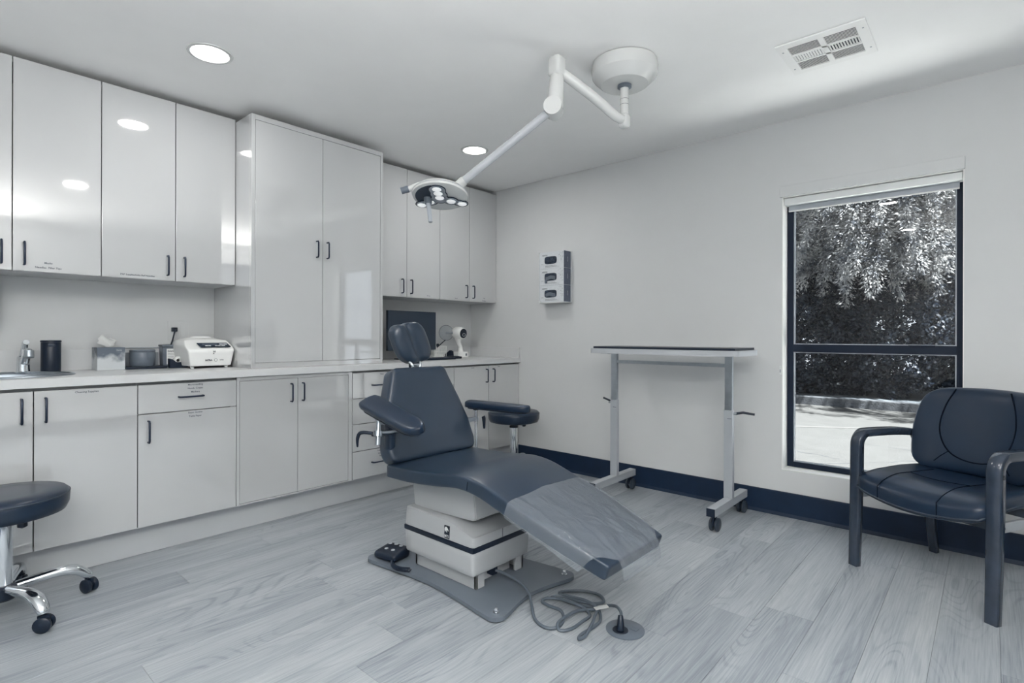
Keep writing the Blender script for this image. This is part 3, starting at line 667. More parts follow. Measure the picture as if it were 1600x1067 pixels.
# ================================================================ WALL: glove boxes
M['gprint'] = mat('dotted_carton_print', (.62, .65, .68), .5, var=.06, vscale=160)
gh = thing('glove_box_holder', 'white wall holder carrying three stacked glove boxes', 'holder', (1.055, 0, 1.39))
hm = MB().box(.925, 1.185, -.006, 0, 1.385, 1.802).box(.922, .9265, -.104, 0, 1.383, 1.802).box(.9265, 1.185, -.104, -.006, 1.381, 1.3865).box(.9265, .945, -.1065, -.103, 1.383, 1.40)
build('frame', hm, 'whitep', gh)
M['navyp'] = mat('navy_carton_side', (.10, .12, .17), .5, var=.15, vscale=60)
M['glove'] = mat('navy_glove', (.014, .028, .055), .5, bump=(60, 1, .02), var=.3, vscale=40)
for i, wd in enumerate(('topmost glove box on the wall, dark glove flat in its opening', 'middle glove box on the wall, glove tip hanging from its opening', 'lowest glove box of the three on the wall')):
    z0 = 1.3875+.1375*(2-i); z1 = z0+.1365
    g = thing('glove_box', wd, 'box', (1.055, -.05, z0), 0, 'wall-mounted glove boxes')
    build('carton', MB().box(.928, 1.178, -.102, -.007, z0, z1, .001), 'gprint', g)
    build('side_print', MB().box(1.1782, 1.1788, -.101, -.008, z0+.001, z1-.001), 'navyp', g)
    cxo, czo = 1.045, (z0+z1)/2
    ov = []
    for k in range(32):
        a = 2*PI*k/32; e = .45
        ov.append((cxo+.062*math.copysign(abs(math.cos(a))**e, math.cos(a)), czo+.031*math.copysign(abs(math.sin(a))**e, math.sin(a))))
    build('opening', MB().prism(ov, -.1028, -.1022, 'y'), 'glove', g)
    gl = MB(); gl.soft(.050, .005, .016, .004, (10, 3, 6), lambda p: Vector((cxo+p.x, -.104+p.y+.003*math.sin(p.x*120), czo-.008+p.z+.006*math.sin(p.x*70+i))))
    if i == 1: gl.soft(.012, .004, .015, .003, (4, 3, 4), lambda p: Vector((cxo-.045+p.x, -.106+p.y, czo-.036+p.z)))
    build('glove', gl, 'glove' if i == 0 else 'grey', g, smooth=True)
    text('print', 'VERTEX', .016, (.985, -.1022, z1-.032), (1, 0, 0), (0, 0, 1), 'ink', g, bold=.0003)
    text('print', 'M 100', .010, (.958, -.1022, z0+.034), (1, 0, 0), (0, 0, 1), 'ink', g)
    pm = MB(); rr = random.Random(i)
    for k in range(60):
        dx, dz = rr.random(), rr.random()
        if dx < .75-dz: continue
        xx, zz = 1.118+.055*dx, z0+.035+.095*dz; pm.box(xx-.0012, xx+.0012, -.1026, -.1021, zz-.0012, zz+.0012)
    for k in range(3): pm.box(.99, 1.13-.02*k, -.1026, -.1021, z0+.012+k*.006, z0+.0135+k*.006)
    build('print', pm, 'ink', g)
    text('side_text', 'VERTEX', .012, (1.1789, -.055, z0+.07), (0, 0, -1), (0, 1, 0), 'paper', g)

# ================================================================ CEILING
def downlight(x, y, label):
    t = thing('downlight', label, 'light', (x, y, HC), 0, 'recessed round ceiling downlights')
    T = Matrix.Translation((x, y, HC))
    build('trim_ring', MB().lathe([(.098, -.0005), (.096, -.005), (.082, -.006), (.080, -.002), (.080, -.0005)], 48, T), 'white', t, smooth=True)
    build('lens', MB().lathe([(.079, -.0008), (.079, -.0025), (.001, -.003)], 48, T), 'lens', t, smooth=True)
    ld = bpy.data.lights.new('lamp', 'AREA'); ld.shape = 'DISK'; ld.size = .15; ld.energy = LAMP_W; ld.color = (1.0, .985, .955)
    lo = bpy.data.objects.new('lamp', ld); C.objects.link(lo); lo.parent = t; lo.location = (0, 0, -.0045)
    return t
downlight(.985, -2.660, 'glowing round downlight above the left cabinets')
downlight(.975, -.907, 'glowing round downlight nearer the window wall corner')
for x_, y_, l_ in ((2.982, -2.618, 'round downlight in the middle of the ceiling, above the viewpoint'), (2.98, -4.40, 'added unseen downlight behind the viewpoint, by the added rear window'), (4.6, -4.40, 'added unseen downlight in the rear right corner of the room')):  # the two rear downlights are unseen additions that brighten the room
    downlight(x_, y_, l_)

av = thing('air_vent', 'white square ceiling air vent with louvred sections', 'vent', (3.174, -.790, HC))
vx0, vx1, vy0, vy1 = 2.998, 3.350, -.962, -.618
z1 = HC-.0008; z0 = HC-.008
fr = MB(); e = .042; mid = (vx0+vx1)/2
fr.box(vx0, vx1, vy0, vy0+e, z0, z1, .001).box(vx0, vx1, vy1-e, vy1, z0, z1, .001).box(vx0, vx0+e, vy0+e, vy1-e, z0, z1).box(vx1-e, vx1, vy0+e, vy1-e, z0, z1).box(mid-.011, mid+.011, vy0+e, vy1-e, z0, z1)
iy0, iy1 = vy0+e, vy1-e; h = (iy1-iy0); ya = iy0+h*.355; yb = iy0+h*.645
fr.box(vx0+e, vx1-e, ya-.006, ya+.006, z0, z1).box(vx0+e, vx1-e, yb-.006, yb+.006, z0, z1)
build('frame', fr, 'vent', av)
build('duct', MB().box(vx0+.03, vx1-.03, vy0+.03, vy1-.03, HC-.0012, HC-.0006), 'gap', av)
def louvre(p0, p1, tilt):
    mb = MB(); a, b_ = Vector(p0), Vector(p1); d = (b_-a).normalized(); s = Vector((-d.y, d.x, 0)); u = (s*math.cos(tilt)+Vector((0, 0, 1))*math.sin(tilt))*.0042; n = d.cross(u).normalized()*.0007
    c = [a-u-n, a+u-n, a+u+n, a-u+n, b_-u-n, b_+u-n, b_+u+n, b_-u+n]
    return mb.add(c, [(0, 1, 2, 3), (4, 7, 6, 5), (0, 4, 5, 1), (1, 5, 6, 2), (2, 6, 7, 3), (3, 7, 4, 0)])
for xa, xb in ((vx0+e, mid-.011), (mid+.011, vx1-e)):
    for y0_, y1_ in ((iy0, ya-.006), (yb+.006, iy1)):
        for k in range(8):
            y = y0_+(k+.5)*(y1_-y0_)/8; build('louvre', louvre((xa, y, HC-.0052), (xb, y, HC-.0052), .35), 'vent', av)
    for k in range(11):
        xx = xa+(k+.5)*(xb-xa)/11; build('louvre', louvre((xx, ya+.006, HC-.0052), (xx, yb-.006, HC-.0052), -.5 if xa < mid-.05 else .5), 'vent', av)
for xx in (vx0+.018, vx1-.018):
    for yy in (vy0+.07, vy1-.07): build('screw', MB().cyl((xx, yy, HC-.0095), (xx, yy, HC-.0078), .004, 10), 'lgrey', av)

# ---- surgical light
sl_ = thing('surgical_light', 'white ceiling-mounted examination light on a jointed arm', 'lamp', (2.405, -1.285, HC))
T = Matrix.Translation((2.405, -1.285, HC))
build('canopy', MB().lathe([(.145, -.0008), (.155, -.004), (.160, -.030), (.157, -.062), (.148, -.075), (.118, -.104), (.112, -.108), (.001, -.108)], 56, T), 'white', sl_, smooth=True, angle=25)
build('collar', MB().lathe([(.034, -.1085), (.034, -.120), (.024, -.124), (.001, -.124)], 32, T), 'grey', sl_, smooth=True)
LJ = Vector((2.412, -1.312, 2.155))
build('drop_tube', MB().cyl((2.405, -1.285, HC-.12), (2.405, -1.285, 2.175), .0205, 28), 'white', sl_, smooth=True)
for z in (2.262, 2.236): build('joint_line', MB().cyl((2.405, -1.285, z), (2.405, -1.285, z+.0015), .0209, 28), 'ink', sl_)
UJ = Vector((2.236, -1.607, 2.365)); a1 = (UJ-LJ); hdir = Vector((a1.x, a1.y, 0)).normalized()
build('elbow', MB().soft(.026, .026, .035, .018, (8, 8, 8), lambda p: p+Vector((2.408, -1.292, 2.155))), 'white', sl_, smooth=True)
build('upper_arm', MB().tube([LJ+Vector((0, 0, 0)), LJ+a1*.12+Vector((0, 0, -.012)), LJ+a1*.4+Vector((0, 0, -.008)), LJ+a1*.75+Vector((0, 0, -.012)), LJ+a1*.97+Vector((0, 0, -.018))], [.020, .023, .024, .024, .022], 20, 5), 'white', sl_, smooth=True)
build('knuckle_cap', MB().soft(.034, .034, .046, .016, (8, 8, 8), lambda p: Vector((UJ.x+p.x, UJ.y+p.y, 2.357+p.z))), 'white', sl_, smooth=True)
build('knuckle_arm', MB().tube([(UJ.x, UJ.y, 2.33), (UJ.x-.002, UJ.y-.002, 2.26), (UJ.x-.008, UJ.y-.006, 2.165)], [.030, .035, .040], 20, 5), 'white', sl_, smooth=True)
J2 = Vector((UJ.x-.012, UJ.y-.010, 2.165)); side = Vector((-.75, -.66, 0)).normalized()
HE = Vector((1.830, -1.842, 1.838)); d2_ = (HE-J2).normalized()
sidea = d2_.cross(Vector((0, 0, 1))).normalized()
build('pivot_hub', MB().cyl(J2-sidea*.040, J2+sidea*.040, .042, 32), 'white', sl_, smooth=True)
build('spring_arm', MB().cyl(J2+d2_*.02, HE, .0195, 22), 'alu', sl_, smooth=True)
build('arm_end', MB().tube([HE-d2_*.03, HE+d2_*.05], [.024, .021], 18), 'white', sl_, smooth=True)
# head: disc facing down, tipped toward the chair
HCn = Vector((1.755, -1.900, 1.795))
dn = Vector((.17, -.20, -1)).normalized()
q = (-dn).to_track_quat('Z', 'Y').to_matrix().to_4x4()
# local x along image right
rx = Vector((.747, .664, 0)); rx = (rx+Vector((0, 0, .18))).normalized(); rx = (rx-dn*rx.dot(dn)).normalized(); ry = (-dn).cross(rx)
HM = Matrix((rx, ry, -dn)).transposed().to_4x4(); HM.translation = HCn
def hp(x, y, z): return HM @ Vector((x, y, z))
build('head_shell', MB().lathe([(.001, .040), (.045, .038), (.090, .028), (.122, .010), (.134, -.008), (.132, -.018), (.120, -.022), (.001, -.022)], 48, HM), 'white', sl_, smooth=True)
rim = [hp(.134*math.cos(a), .134*math.sin(a), -.006) for a in [i*2*PI/48 for i in range(48)]]
build('shell_groove', MB().tube(rim, .0022, 6, closed=True), 'alu', sl_)
# bracket bar over the shell to the left knob
build('yoke', MB().tube([hp(.075, .02, .050), hp(.0, .01, .058), (hp(-.09, -.01, .045)), hp(-.155, -.02, .012)], [.018, .017, .015, .013], 14, 5), 'white', sl_, smooth=True)
build('neck_joint', MB().tube([hp(.075, .02, .045), HE+d2_*.04], .021, 16), 'white', sl_, smooth=True)
build('side_knob', MB().tube([hp(-.150, -.02, .016), hp(-.185, -.022, .004)], [.017, .016], 14), 'grey', sl_, smooth=True)
bs = MB()
for i in range(5): bs.add([hp(-.085+.035*i+dx, -.012+.002*i+dy, .060+.0) for dx, dy in ((0, 0), (.014, 0), (.014, -.006), (0, -.006))], [(0, 1, 2, 3)])
# face plate: lobes joined to the centre
lob = [(0, -.078, .040), (-.098, .056, .030), (.098, .052, .030), (0, -.035, .040), (-.050, .028, .034), (.050, .026, .034), (0, .002, .042)]
fp = MB()
for lx, ly, lr in lob: fp.lathe([(.001, -.0225), (lr, -.0225), (lr, -.0275), (.001, -.0275)], 32, HM @ Matrix.Translation((lx, ly, 0)))
pl_ = build('face_plate', fp, 'lgrey', sl_)
sp_ = MB(); sp_.add([hp(.118*math.cos(a), .118*math.sin(a), -.0224) for a in [PI*.78+i*PI*.66/14 for i in range(15)]]+[hp(0, 0, -.0224)], [tuple(range(16))])
build('dark_segment', sp_, 'screen', sl_)
for lx, ly in ((0, -.088), (0, -.050), (0, -.010), (-.100, .058), (-.054, .030), (.050, .026), (.100, .053)):
    Tm = HM @ Matrix.Translation((lx, ly, 0))
    le = build('led_lens', MB().lathe([(.001, -.0278), (.020, -.0278), (.021, -.0305), (.015, -.034), (.001, -.035)], 24, Tm), 'led', sl_, smooth=True)
    build('led_ring', MB().tube([Tm @ Vector((.0225*math.cos(a), .0225*math.sin(a), -.0285)) for a in [i*2*PI/24 for i in range(24)]], .0022, 6, closed=True), 'chrome', le)
# dark outline of the plate
def plate_edge():
    ks = []
    for i in range(120):
        a = 2*PI*i/120; r = 0
        for lx, ly, lr in lob:
            dx, dy = math.cos(a), math.sin(a); b_ = dx*lx+dy*ly; c_ = lx*lx+ly*ly-lr*lr; dsc = b_*b_-c_
            if dsc > 0: r = max(r, b_+math.sqrt(dsc))
        ks.append(hp(r*math.cos(a), r*math.sin(a), -.0260))
    return ks
build('plate_gasket', MB().tube(plate_edge(), .0028, 6, closed=True), 'black', sl_)
hs_ = hp(-.060, .004, -.024)
hb_ = hs_+Vector((.028, -.006, -.118))
build('handle_socket', MB().tube([hp(-.060, .004, -.020), hs_.lerp(hb_, .22)], [.020, .017], 18), 'grey', sl_, smooth=True)
build('sterile_handle', MB().tube([hs_.lerp(hb_, .15), hb_], [.0115, .0095], 18), 'lgrey', sl_, smooth=True)

# ================================================================ EXAM CHAIR
CY = -1.84
ec = thing('treatment_chair', 'large dark blue-grey reclining treatment chair on a light grey pedestal', 'chair', (1.88, CY, 0))
# floor plate with waisted sides
def plate_outline(k=0):
    x0, x1, y0, y1 = 1.445+k, 2.335-k, -2.115+k, -1.572-k; r = .045; pts = []
    cor = [(x1-r, y0+r, -PI/2), (x1-r, y1-r, 0), (x0+r, y1-r, PI/2), (x0+r, y0+r, PI)]
    for i, (cx_, cy_, a0) in enumerate(cor):
        for j in range(7):
            a = a0+j/6*PI/2; pts.append((cx_+r*math.cos(a), cy_+r*math.sin(a)))
        nx_ = cor[(i+1) % 4]; a = a0+PI/2; p = (cx_+r*math.cos(a), cy_+r*math.sin(a)); q_ = (nx_[0]+r*math.cos(nx_[2]), nx_[1]+r*math.sin(nx_[2]))
        dep = .045 if i in (0, 2) else .040
        nrm_ = (-math.cos(nx_[2]), -math.sin(nx_[2]))
        for j in range(1, 10):
            t_ = j/10; o_ = dep*math.sin(PI*t_)**1.3; pts.append((p[0]*(1-t_)+q_[0]*t_+nrm_[0]*o_, p[1]*(1-t_)+q_[1]*t_+nrm_[1]*o_))
    return pts
build('floor_plate', MB().prism(plate_outline(), .006, .022), 'plate', ec)
build('plate_pad', MB().prism(plate_outline(.008), .0005, .006), 'gap', ec)
for bx, by in ((1.485, -2.070), (2.292, -2.070), (2.292, -1.617), (1.485, -1.617)):
    build('leveling_bolt', MB().lathe([(.013, .022), (.013, .025), (.008, .026), (.008, .037), (.0065, .040), (.001, .040)], 12, Matrix.Translation((bx, by, 0))), 'chrome', ec, smooth=True)
# pedestal
px0, px1, py0, py1 = 1.648, 2.118, -2.028, -1.652
ft = MB()
ft.box(px0+.045, px1-.015, py0+.034, py0+.046, .0225, .094, .002)         # near side skirt
ft.box(px1-.030, px1-.015, py0+.034, py0+.085, .0225, .094, .002).box(px1-.030, px1-.015, py1-.085, py1-.034, .0225, .094, .002)
ft.box(px0+.045, px0+.06, py0+.034, py1-.034, .0225, .094, .002).box(px0+.045, px1-.015, py1-.046, py1-.034, .0225, .094, .002).box(px1-.070, px1-.060, py0+.08, py1-.08, .0225, .094)
build('pedestal_foot', ft, 'cream', ec)
def taper_box(x0, x1, y0, y1, z0, z1, kx, ky, b):
    def f(p):
        tz = (p.z+1)/2; X = p.x*(x1-x0)/2*(kx+(1-kx)*tz)+(x0+x1)/2; Y = p.y*(y1-y0)/2*(ky+(1-ky)*tz)+(y0+y1)/2
        return Vector((X, Y, z0+(z1-z0)*tz))
    return MB().soft(1, 1, 1, b, (10, 10, 6), f)
build('pedestal_tub', taper_box(px0, px1, py0, py1, .086, .190, .985, .98, .07), 'cream', ec, smooth=True, angle=50)
def hood(p):
    tz = (p.z+1)/2; X = p.x*(px1-px0)/2+(px0+px1)/2; Y = p.y*(py1-py0)/2*(1-.02*tz)+CY; z = .208+.090*tz
    if tz > .5: 
        k = max(0, (p.x-.40)/.60); z -= .045*k**1.1*(tz-.5)/.5; X -= .010*(1 if p.x > 0 else 0)
        if p.x < 0: X += .012*(tz-.5)
    return Vector((X, Y, z))
build('pedestal_hood', MB().soft(1, 1, 1, .09, (16, 10, 8), hood), 'cream', ec, smooth=True, angle=50)
build('pedestal_band', MB().box(px0-.001, px1+.001, py0-.001, py1+.001, .187, .211, .006), 'black', ec, smooth=True)
build('hood_seam', MB().box(px1-.0005, px1+.0012, -1.845, -1.8435, .213, .252), 'ink', ec)
# badge
bd = build('badge', MB().box(1.938, 1.970, py0-.0020, py0+.003, .2165, .272, .001), 'black', ec)
bear = [(-.013, .004), (-.011, .012), (-.006, .016), (.001, .0165), (.006, .012), (.011, .006), (.013, .001), (.012, -.001), (.008, .002), (.006, .0035), (.003, .002), (.003, -.007), (-.001, -.007), (-.001, .001), (-.005, 0), (-.008, -.006), (-.011, -.006), (-.012, 0)]
build('badge_print', MB().prism([(1.954+a, .251+b_) for a, b_ in bear], py0-.0026, py0-.0021, 'y'), 'whitep', bd)
text('badge_print', 'MTI', .0165, (1.954, py0-.0021, .2215), (1, 0, 0), (0, 0, 1), 'whitep', bd, bold=.0004)
# lift mast + shroud
shp = [(1.640, .458), (1.655, .415), (1.672, .300), (1.70, .288), (2.075, .306), (2.092, .318), (2.080, .425), (2.065, .462)]
sm = MB().prism(shp, -1.985, -1.700, 'y', .004)
build('seat_shroud', sm, 'cream', ec)
build('hinge_plate', MB().box(1.600, 1.665, -1.95, -1.74, .405, .452, .003), 'alu', ec)
build('shroud_bolt', MB().cyl((2.145, -1.90, .413), (2.155, -1.90, .410), .007, 10), 'black', ec)
# under rail below the leg rest
# seat + leg cushion
PTS = [(1.632, .500), (1.80, .502), (1.98, .516), (2.09, .526), (2.20, .515), (2.32, .480), (2.47, .432), (2.62, .382), (2.785, .325)]
HW = [.282, .278, .268, .258, .252, .248, .244, .228, .200]
def curve_at(s):
    s = max(0, min(1, s))*(len(PTS)-1); i = min(int(s), len(PTS)-2); t_ = s-i
    def cr(a, k):
        n_ = len(a); g = lambda j: a[max(0, min(n_-1, j))][k] if k is not None else a[max(0, min(n_-1, j))]
        p0, p1, p2, p3 = g(i-1), g(i), g(i+1), g(i+2); return .5*((2*p1)+(-p0+p2)*t_+(2*p0-5*p1+4*p2-p3)*t_*t_+(-p0+3*p1-3*p2+p3)*t_**3)
    return cr(PTS, 0), cr(PTS, 1), cr(HW, None)
TH = .058
def seatmap(p, lift=0.0, grow=0.0):
    s = (p.x+1)/2; x_, z_, hw = curve_at(s); x2, z2, _ = curve_at(min(1, s+.01)); x1_, z1_, _ = curve_at(max(0, s-.01))
    tx, tz = x2-x1_, z2-z1_; l_ = math.hypot(tx, tz); nx_, nz_ = -tz/l_, tx/l_
    yy = p.y*(hw+grow); d = p.z*(TH/2+lift)-(TH/2)
    if p.z > 0: d += .016*(1-p.y*p.y)*min(1, (1-abs(p.x))*6)
    return Vector((x_+nx_*d, CY+yy, z_+nz_*d+.006))
def softx(n, f, rx, ry, rz):
    """unit box rounded with different radii per axis"""
    def g(p):
        return f(Vector((math.copysign(min(1, abs(p.x)/1.0), p.x), p.y, p.z)))
    mb = MB(); mb.soft(1/rx, 1/ry, 1/rz, 1, n, lambda p: f(Vector((p.x*rx, p.y*ry, p.z*rz)))); return mb
lf = MB(); lv = []; NF = 24
for k in range(NF+1):
    px_ = -.12+(.93+.12)*k/NF
    for yy, dz_ in ((-.93, -1.03), (.93, -1.03), (.93, -1.30), (-.93, -1.30)): lv.append(seatmap(Vector((px_, yy, dz_))))
lfc = [(0, 1, 2, 3), (NF*4, NF*4+3, NF*4+2, NF*4+1)]
for k in range(NF):
    for q_ in range(4): r_ = (q_+1) % 4; lfc.append((k*4+q_, k*4+r_, k*4+4+r_, k*4+4+q_))
build('leg_frame', lf.add(lv, lfc), 'cream', ec)
seat = build('seat_cushion', softx((44, 22, 10), seatmap, .035, .038, .24), 'leather', ec, smooth=True, angle=80)
pp = []
for sg_ in (-1, 1):
    pp = [seatmap(Vector((-.97+1.94*k/40, sg_*.985, .55))) for k in range(41)]
    build('piping', MB().tube(pp, .0028, 6), 'piping', seat, smooth=True)
build('seam', MB().tube([seatmap(Vector((-.10, -1.002, z_))) for z_ in (-.7, -.3, .1, .5)], .0016, 6), 'seam', seat)
# clear sleeve over the foot end
sv = MB(); vs = []; fs = []; NU, NV = 36, 44
for i in range(NU+1):
    u = i/NU
    for j in range(NV+1):
        v = -1+2*j/NV
        s1 = 1.0-.0*abs(v)
        endx = .985 if abs(v) < .62 else .985-.13*((abs(v)-.62)/.38)
        px_ = (.335+(endx-.335)*u)
        a = abs(v)
        if a < .80: yy = v/.80*.93; zz = 1.06
        elif a < .88: t_ = (a-.80)/.08; yy = math.copysign(.93+.10*math.sin(t_*PI/2), v); zz = 1.06-.30*(1-math.cos(t_*PI/2))
        else: t_ = (a-.88)/.12; yy = math.copysign(1.03, v); zz = .76-t_*(1.95+.7*u**4)
        x_, z_, hw = curve_at((px_+1)/2); x2, z2, _ = curve_at(min(1, (px_+1)/2+.01)); x1_, z1_, _ = curve_at((px_+1)/2-.01)
        l_ = math.hypot(x2-x1_, z2-z1_); nx_, nz_ = -(z2-z1_)/l_, (x2-x1_)/l_
        d = zz*(TH/2)-(TH/2)+.005
        if zz > 0: d += .016*(1-min(1, abs(yy))**2)*min(1, (1-abs(px_))*6)
        d += (.0032*math.sin(15*u+6*v+2*math.sin(5*v))*math.sin(4*v+3*u)+.0018*math.sin(31*u-9*v))*(1 if a < .8 else .3)
        vs.append(Vector((x_+nx_*d, CY+yy*hw, z_+nz_*d+.006)))
for i in range(NU):
    for j in range(NV): a_ = i*(NV+1)+j; fs.append((a_, a_+1, a_+NV+2, a_+NV+1))
# front flap rolling over the toe end
base = len(vs); jl = [j for j in range(NV+1) if abs(-1+2*j/NV) < .62]
for k in range(1, 7):
    for j in jl:
        o_ = vs[NU*(NV+1)+j]; t_ = k/6
        vs.append(Vector((o_.x+.016*math.sin(t_*PI/2)+.008, o_.y, o_.z-.075*t_+.004*(1-t_))))
m_ = len(jl)
for k in range(6):
    for q_ in range(m_-1):
        a0_ = (NU*(NV+1)+jl[q_]) if k == 0 else base+(k-1)*m_+q_; a1_ = (NU*(NV+1)+jl[q_+1]) if k == 0 else base+(k-1)*m_+q_+1
        b0_ = base+k*m_+q_; b1_ = b0_+1; fs.append((a0_, a1_, b1_, b0_))
build('clear_foot_cover', sv.add(vs, fs), 'vinyl', ec, smooth=True, angle=180)

# backrest
BZ = .515; BH = .435
def backmap(p):
    t_ = (p.z+1)/2; z_ = BZ+BH*t_
    hw_pts = [(.0, .262), (.12, .276), (.35, .268), (.60, .236), (.88, .186), (1.0, .168)]
    for (a, wa), (b_, wb) in zip(hw_pts, hw_pts[1:]):
        if t_ <= b_+1e-6: hw = wa+(wb-wa)*(t_-a)/(b_-a); break
    xf_ = 1.672-.340*(z_-.54)+.010*math.sin(t_*PI)*-1
    d = (p.x-1)/2*.092
    if p.x > 0: d += .012*(1-p.y*p.y)*math.sin(PI*min(1, max(0, t_)))
    # soft lumbar hollow near the lower part
    return Vector((xf_+d*.947, CY+p.y*hw, z_+d*.32))
bk_ = build('backrest', softx((10, 22, 30), backmap, .30, .14, .13), 'leather', ec, smooth=True, angle=80)
for sg_ in (-1, 1): build('piping', MB().tube([backmap(Vector((.55, sg_*.985, -.92+1.84*k/24))) for k in range(25)], .0028, 6), 'piping', bk_, smooth=True)
build('back_shell', softx((4, 12, 12), lambda p: backmap(Vector((-1.25+p.x*.16, p.y*.90, p.z*.86))), .4, .15, .15), 'black', ec, smooth=True)
# headrest
hr_c = Vector((1.452, -1.842, 1.070))
hrm = Matrix.Translation(hr_c) @ Matrix.Rotation(math.radians(2), 4, 'Z') @ Matrix.Rotation(math.radians(-4), 4, 'Y') @ Matrix.Rotation(math.radians(10), 4, 'X')
def headmap(p):
    x_, y_, z_ = p; t_ = z_
    hw = .106*(1-.05*t_*t_) if t_ > 0 else .106*(1-.16*t_*t_)
    crease = math.exp(-((y_+.10)/.13)**2); X = x_*.042*(1+.12*(1-y_*y_))
    if x_ > 0: X -= .010*crease*(.5+.5*x_)*(1 if t_ > -.6 else .5); X += .006*abs(y_)*(1 if abs(y_) < .6 else max(0, (1-abs(y_))/.4))
    Z = z_*.108
    if t_ > .3: Z -= .007*crease*(t_-.3)/.7
    return hrm @ Vector((X, y_*hw-.024*t_, Z))
build('headrest', softx((14, 28, 20), headmap, .60, .55, .60), 'leather', ec, smooth=True, angle=80)
for dy in (-.026, .026): build('headrest_bracket', MB().tube([(1.470, -1.84+dy*1.4, .985), (1.500, -1.84+dy, .955), (1.492, -1.84+dy*.8, .925)], .0075, 10, 3), 'chrome', ec, smooth=True)
build('headrest_mount', MB().box(1.470, 1.486, -1.868, -1.812, .930, .985, .003), 'black', ec)
build('headrest_bar', MB().box(1.489, 1.501, -1.862, -1.818, .925, .962, .003), 'chrome', ec)

# armrests
def armpad(A, B, wv, hw, th, name='arm_pad'):
    A, B = Vector(A), Vector(B); L = (B-A).length; d = (B-A).normalized(); wv = Vector(wv); wv = (wv-d*wv.dot(d)).normalized(); n_ = d.cross(wv)
    if n_.z < 0: n_ = -n_
    def f(p):
        s_ = (p.x+1)/2; h_ = hw*(1.0-.12*s_) ; k = p.x
        r_ = math.sqrt(max(0, 1-max(0, (k-.62)/.38)**2.2)) if k > .62 else 1
        rb = 1-.12*max(0, (-k-.85)/.15)
        return A+d*(s_*L)+wv*(p.y*h_*max(r_, .30)*rb)+n_*(p.z*th+(.006*(1-p.y*p.y) if p.z > 0 else 0))
    return softx((26, 12, 6), f, .06, .30, .60)
nearpad = build('arm_pad', armpad((1.520, -2.150, .797), (1.955, -2.172, .706), (.10, .85, .33), .055, .016), 'leather2', ec, smooth=True, angle=80)
build('pad_board', armpad((1.545, -2.150, .772), (1.925, -2.170, .692), (.10, .85, .33), .046, .006), 'black', ec, smooth=True, angle=80)
build('arm_post', MB().cyl((1.640, -2.165, .755), (1.665, -2.190, .612), .0115, 16), 'steel', ec, smooth=True)
build('post_collar', MB().tube([(1.632, -2.160, .765), (1.646, -2.172, .722)], [.026, .017], 16), 'lgrey', ec, smooth=True)
build('arm_bracket', MB().tube([(1.652, -2.178, .715), (1.652, -2.125, .705), (1.64, -2.05, .690)], .0125, 12, 3), 'lgrey', ec, smooth=True)
build('arm_clamp', MB().tube([(1.655, -2.192, .663), (1.660, -2.14, .660), (1.63, -2.06, .655)], .012, 12, 3), 'steel', ec, smooth=True)
build('clamp_ring', MB().cyl((1.656, -2.182, .673), (1.661, -2.187, .650), .019, 18), 'steel', ec, smooth=True)
build('clamp_lever', MB().tube([(1.640, -2.200, .664), (1.600, -2.235, .666), (1.588, -2.245, .640), (1.580, -2.240, .600)], [.007, .0085, .008, .004], 10, 4), 'black', ec, smooth=True)
build('side_bolster', MB().soft(.028, .02, .09, .015, (6, 6, 8), lambda p: p+Vector((1.625, -2.095, .640))), 'leather2', ec, smooth=True)
build('arm_pad', armpad((1.515, -1.480, .722), (1.905, -1.402, .715), (-.2, 1, .0), .048, .017), 'leather2', ec, smooth=True, angle=80)
build('pad_board', armpad((1.53, -1.477, .703), (1.89, -1.405, .696), (-.2, 1, 0), .040, .005), 'black', ec, smooth=True, angle=80)
build('arm_post', MB().cyl((1.568, -1.470, .700), (1.568, -1.470, .470), .0095, 16), 'chrome', ec, smooth=True)
build('post_collar', MB().cyl((1.568, -1.470, .700), (1.568, -1.470, .690), .016, 16), 'black', ec, smooth=True)
build('arm_bracket', MB().box(1.545, 1.575, -1.60, -1.450, .628, .650, .004), 'steel', ec)
build('clamp_lever', MB().tube([(1.600, -1.445, .655), (1.603, -1.442, .640), (1.604, -1.440, .585)], [.010, .011, .006], 10, 3), 'black', ec, smooth=True)

# power cord, tag and floor box
co = thing('looped_cable', 'grey power cord lying in loops between chair and floor outlet', 'cord', (2.42, -1.82, 0))
z = .007
cpts = [(2.085, -1.868, .062), (2.12, -1.850, .058), (2.20, -1.845, .045), (2.285, -1.868, .034), (2.355, -1.925, .012), (2.420, -1.985, z), (2.485, -2.005, z), (2.520, -1.975, z), (2.505, -1.915, z), (2.455, -1.865, z),
        (2.395, -1.865, z), (2.352, -1.856, z), (2.358, -1.826, z+.004), (2.42, -1.800, .016), (2.50, -1.775, z), (2.555, -1.745, z), (2.560, -1.770, z+.004), (2.52, -1.835, .018), (2.51, -1.905, .018), (2.515, -1.965, .016), (2.54, -1.985, z),
        (2.565, -1.945, z), (2.570, -1.880, z+.004), (2.560, -1.815, z), (2.500, -1.800, .018), (2.42, -1.81, .020), (2.36, -1.80, z), (2.39, -1.765, z), (2.46, -1.765, z+.004), (2.53, -1.745, .016), (2.545, -1.690, z), (2.500, -1.650, z),
        (2.430, -1.665, z), (2.375, -1.715, z), (2.365, -1.755, z+.003), (2.42, -1.765, .018), (2.50, -1.755, .022), (2.565, -1.768, .018), (2.610, -1.815, z), (2.620, -1.875, z), (2.615, -1.955, z), (2.625, -1.985, z),
        (2.630, -1.950, z), (2.608, -1.870, .014), (2.580, -1.790, .022), (2.590, -1.745, .026), (2.635, -1.745, .040), (2.680, -1.785, .050), (2.700, -1.815, .045), (2.708, -1.832, .030)]
build('cable', MB().tube(cpts, .0062, 8, 6), 'cord', co, smooth=True)
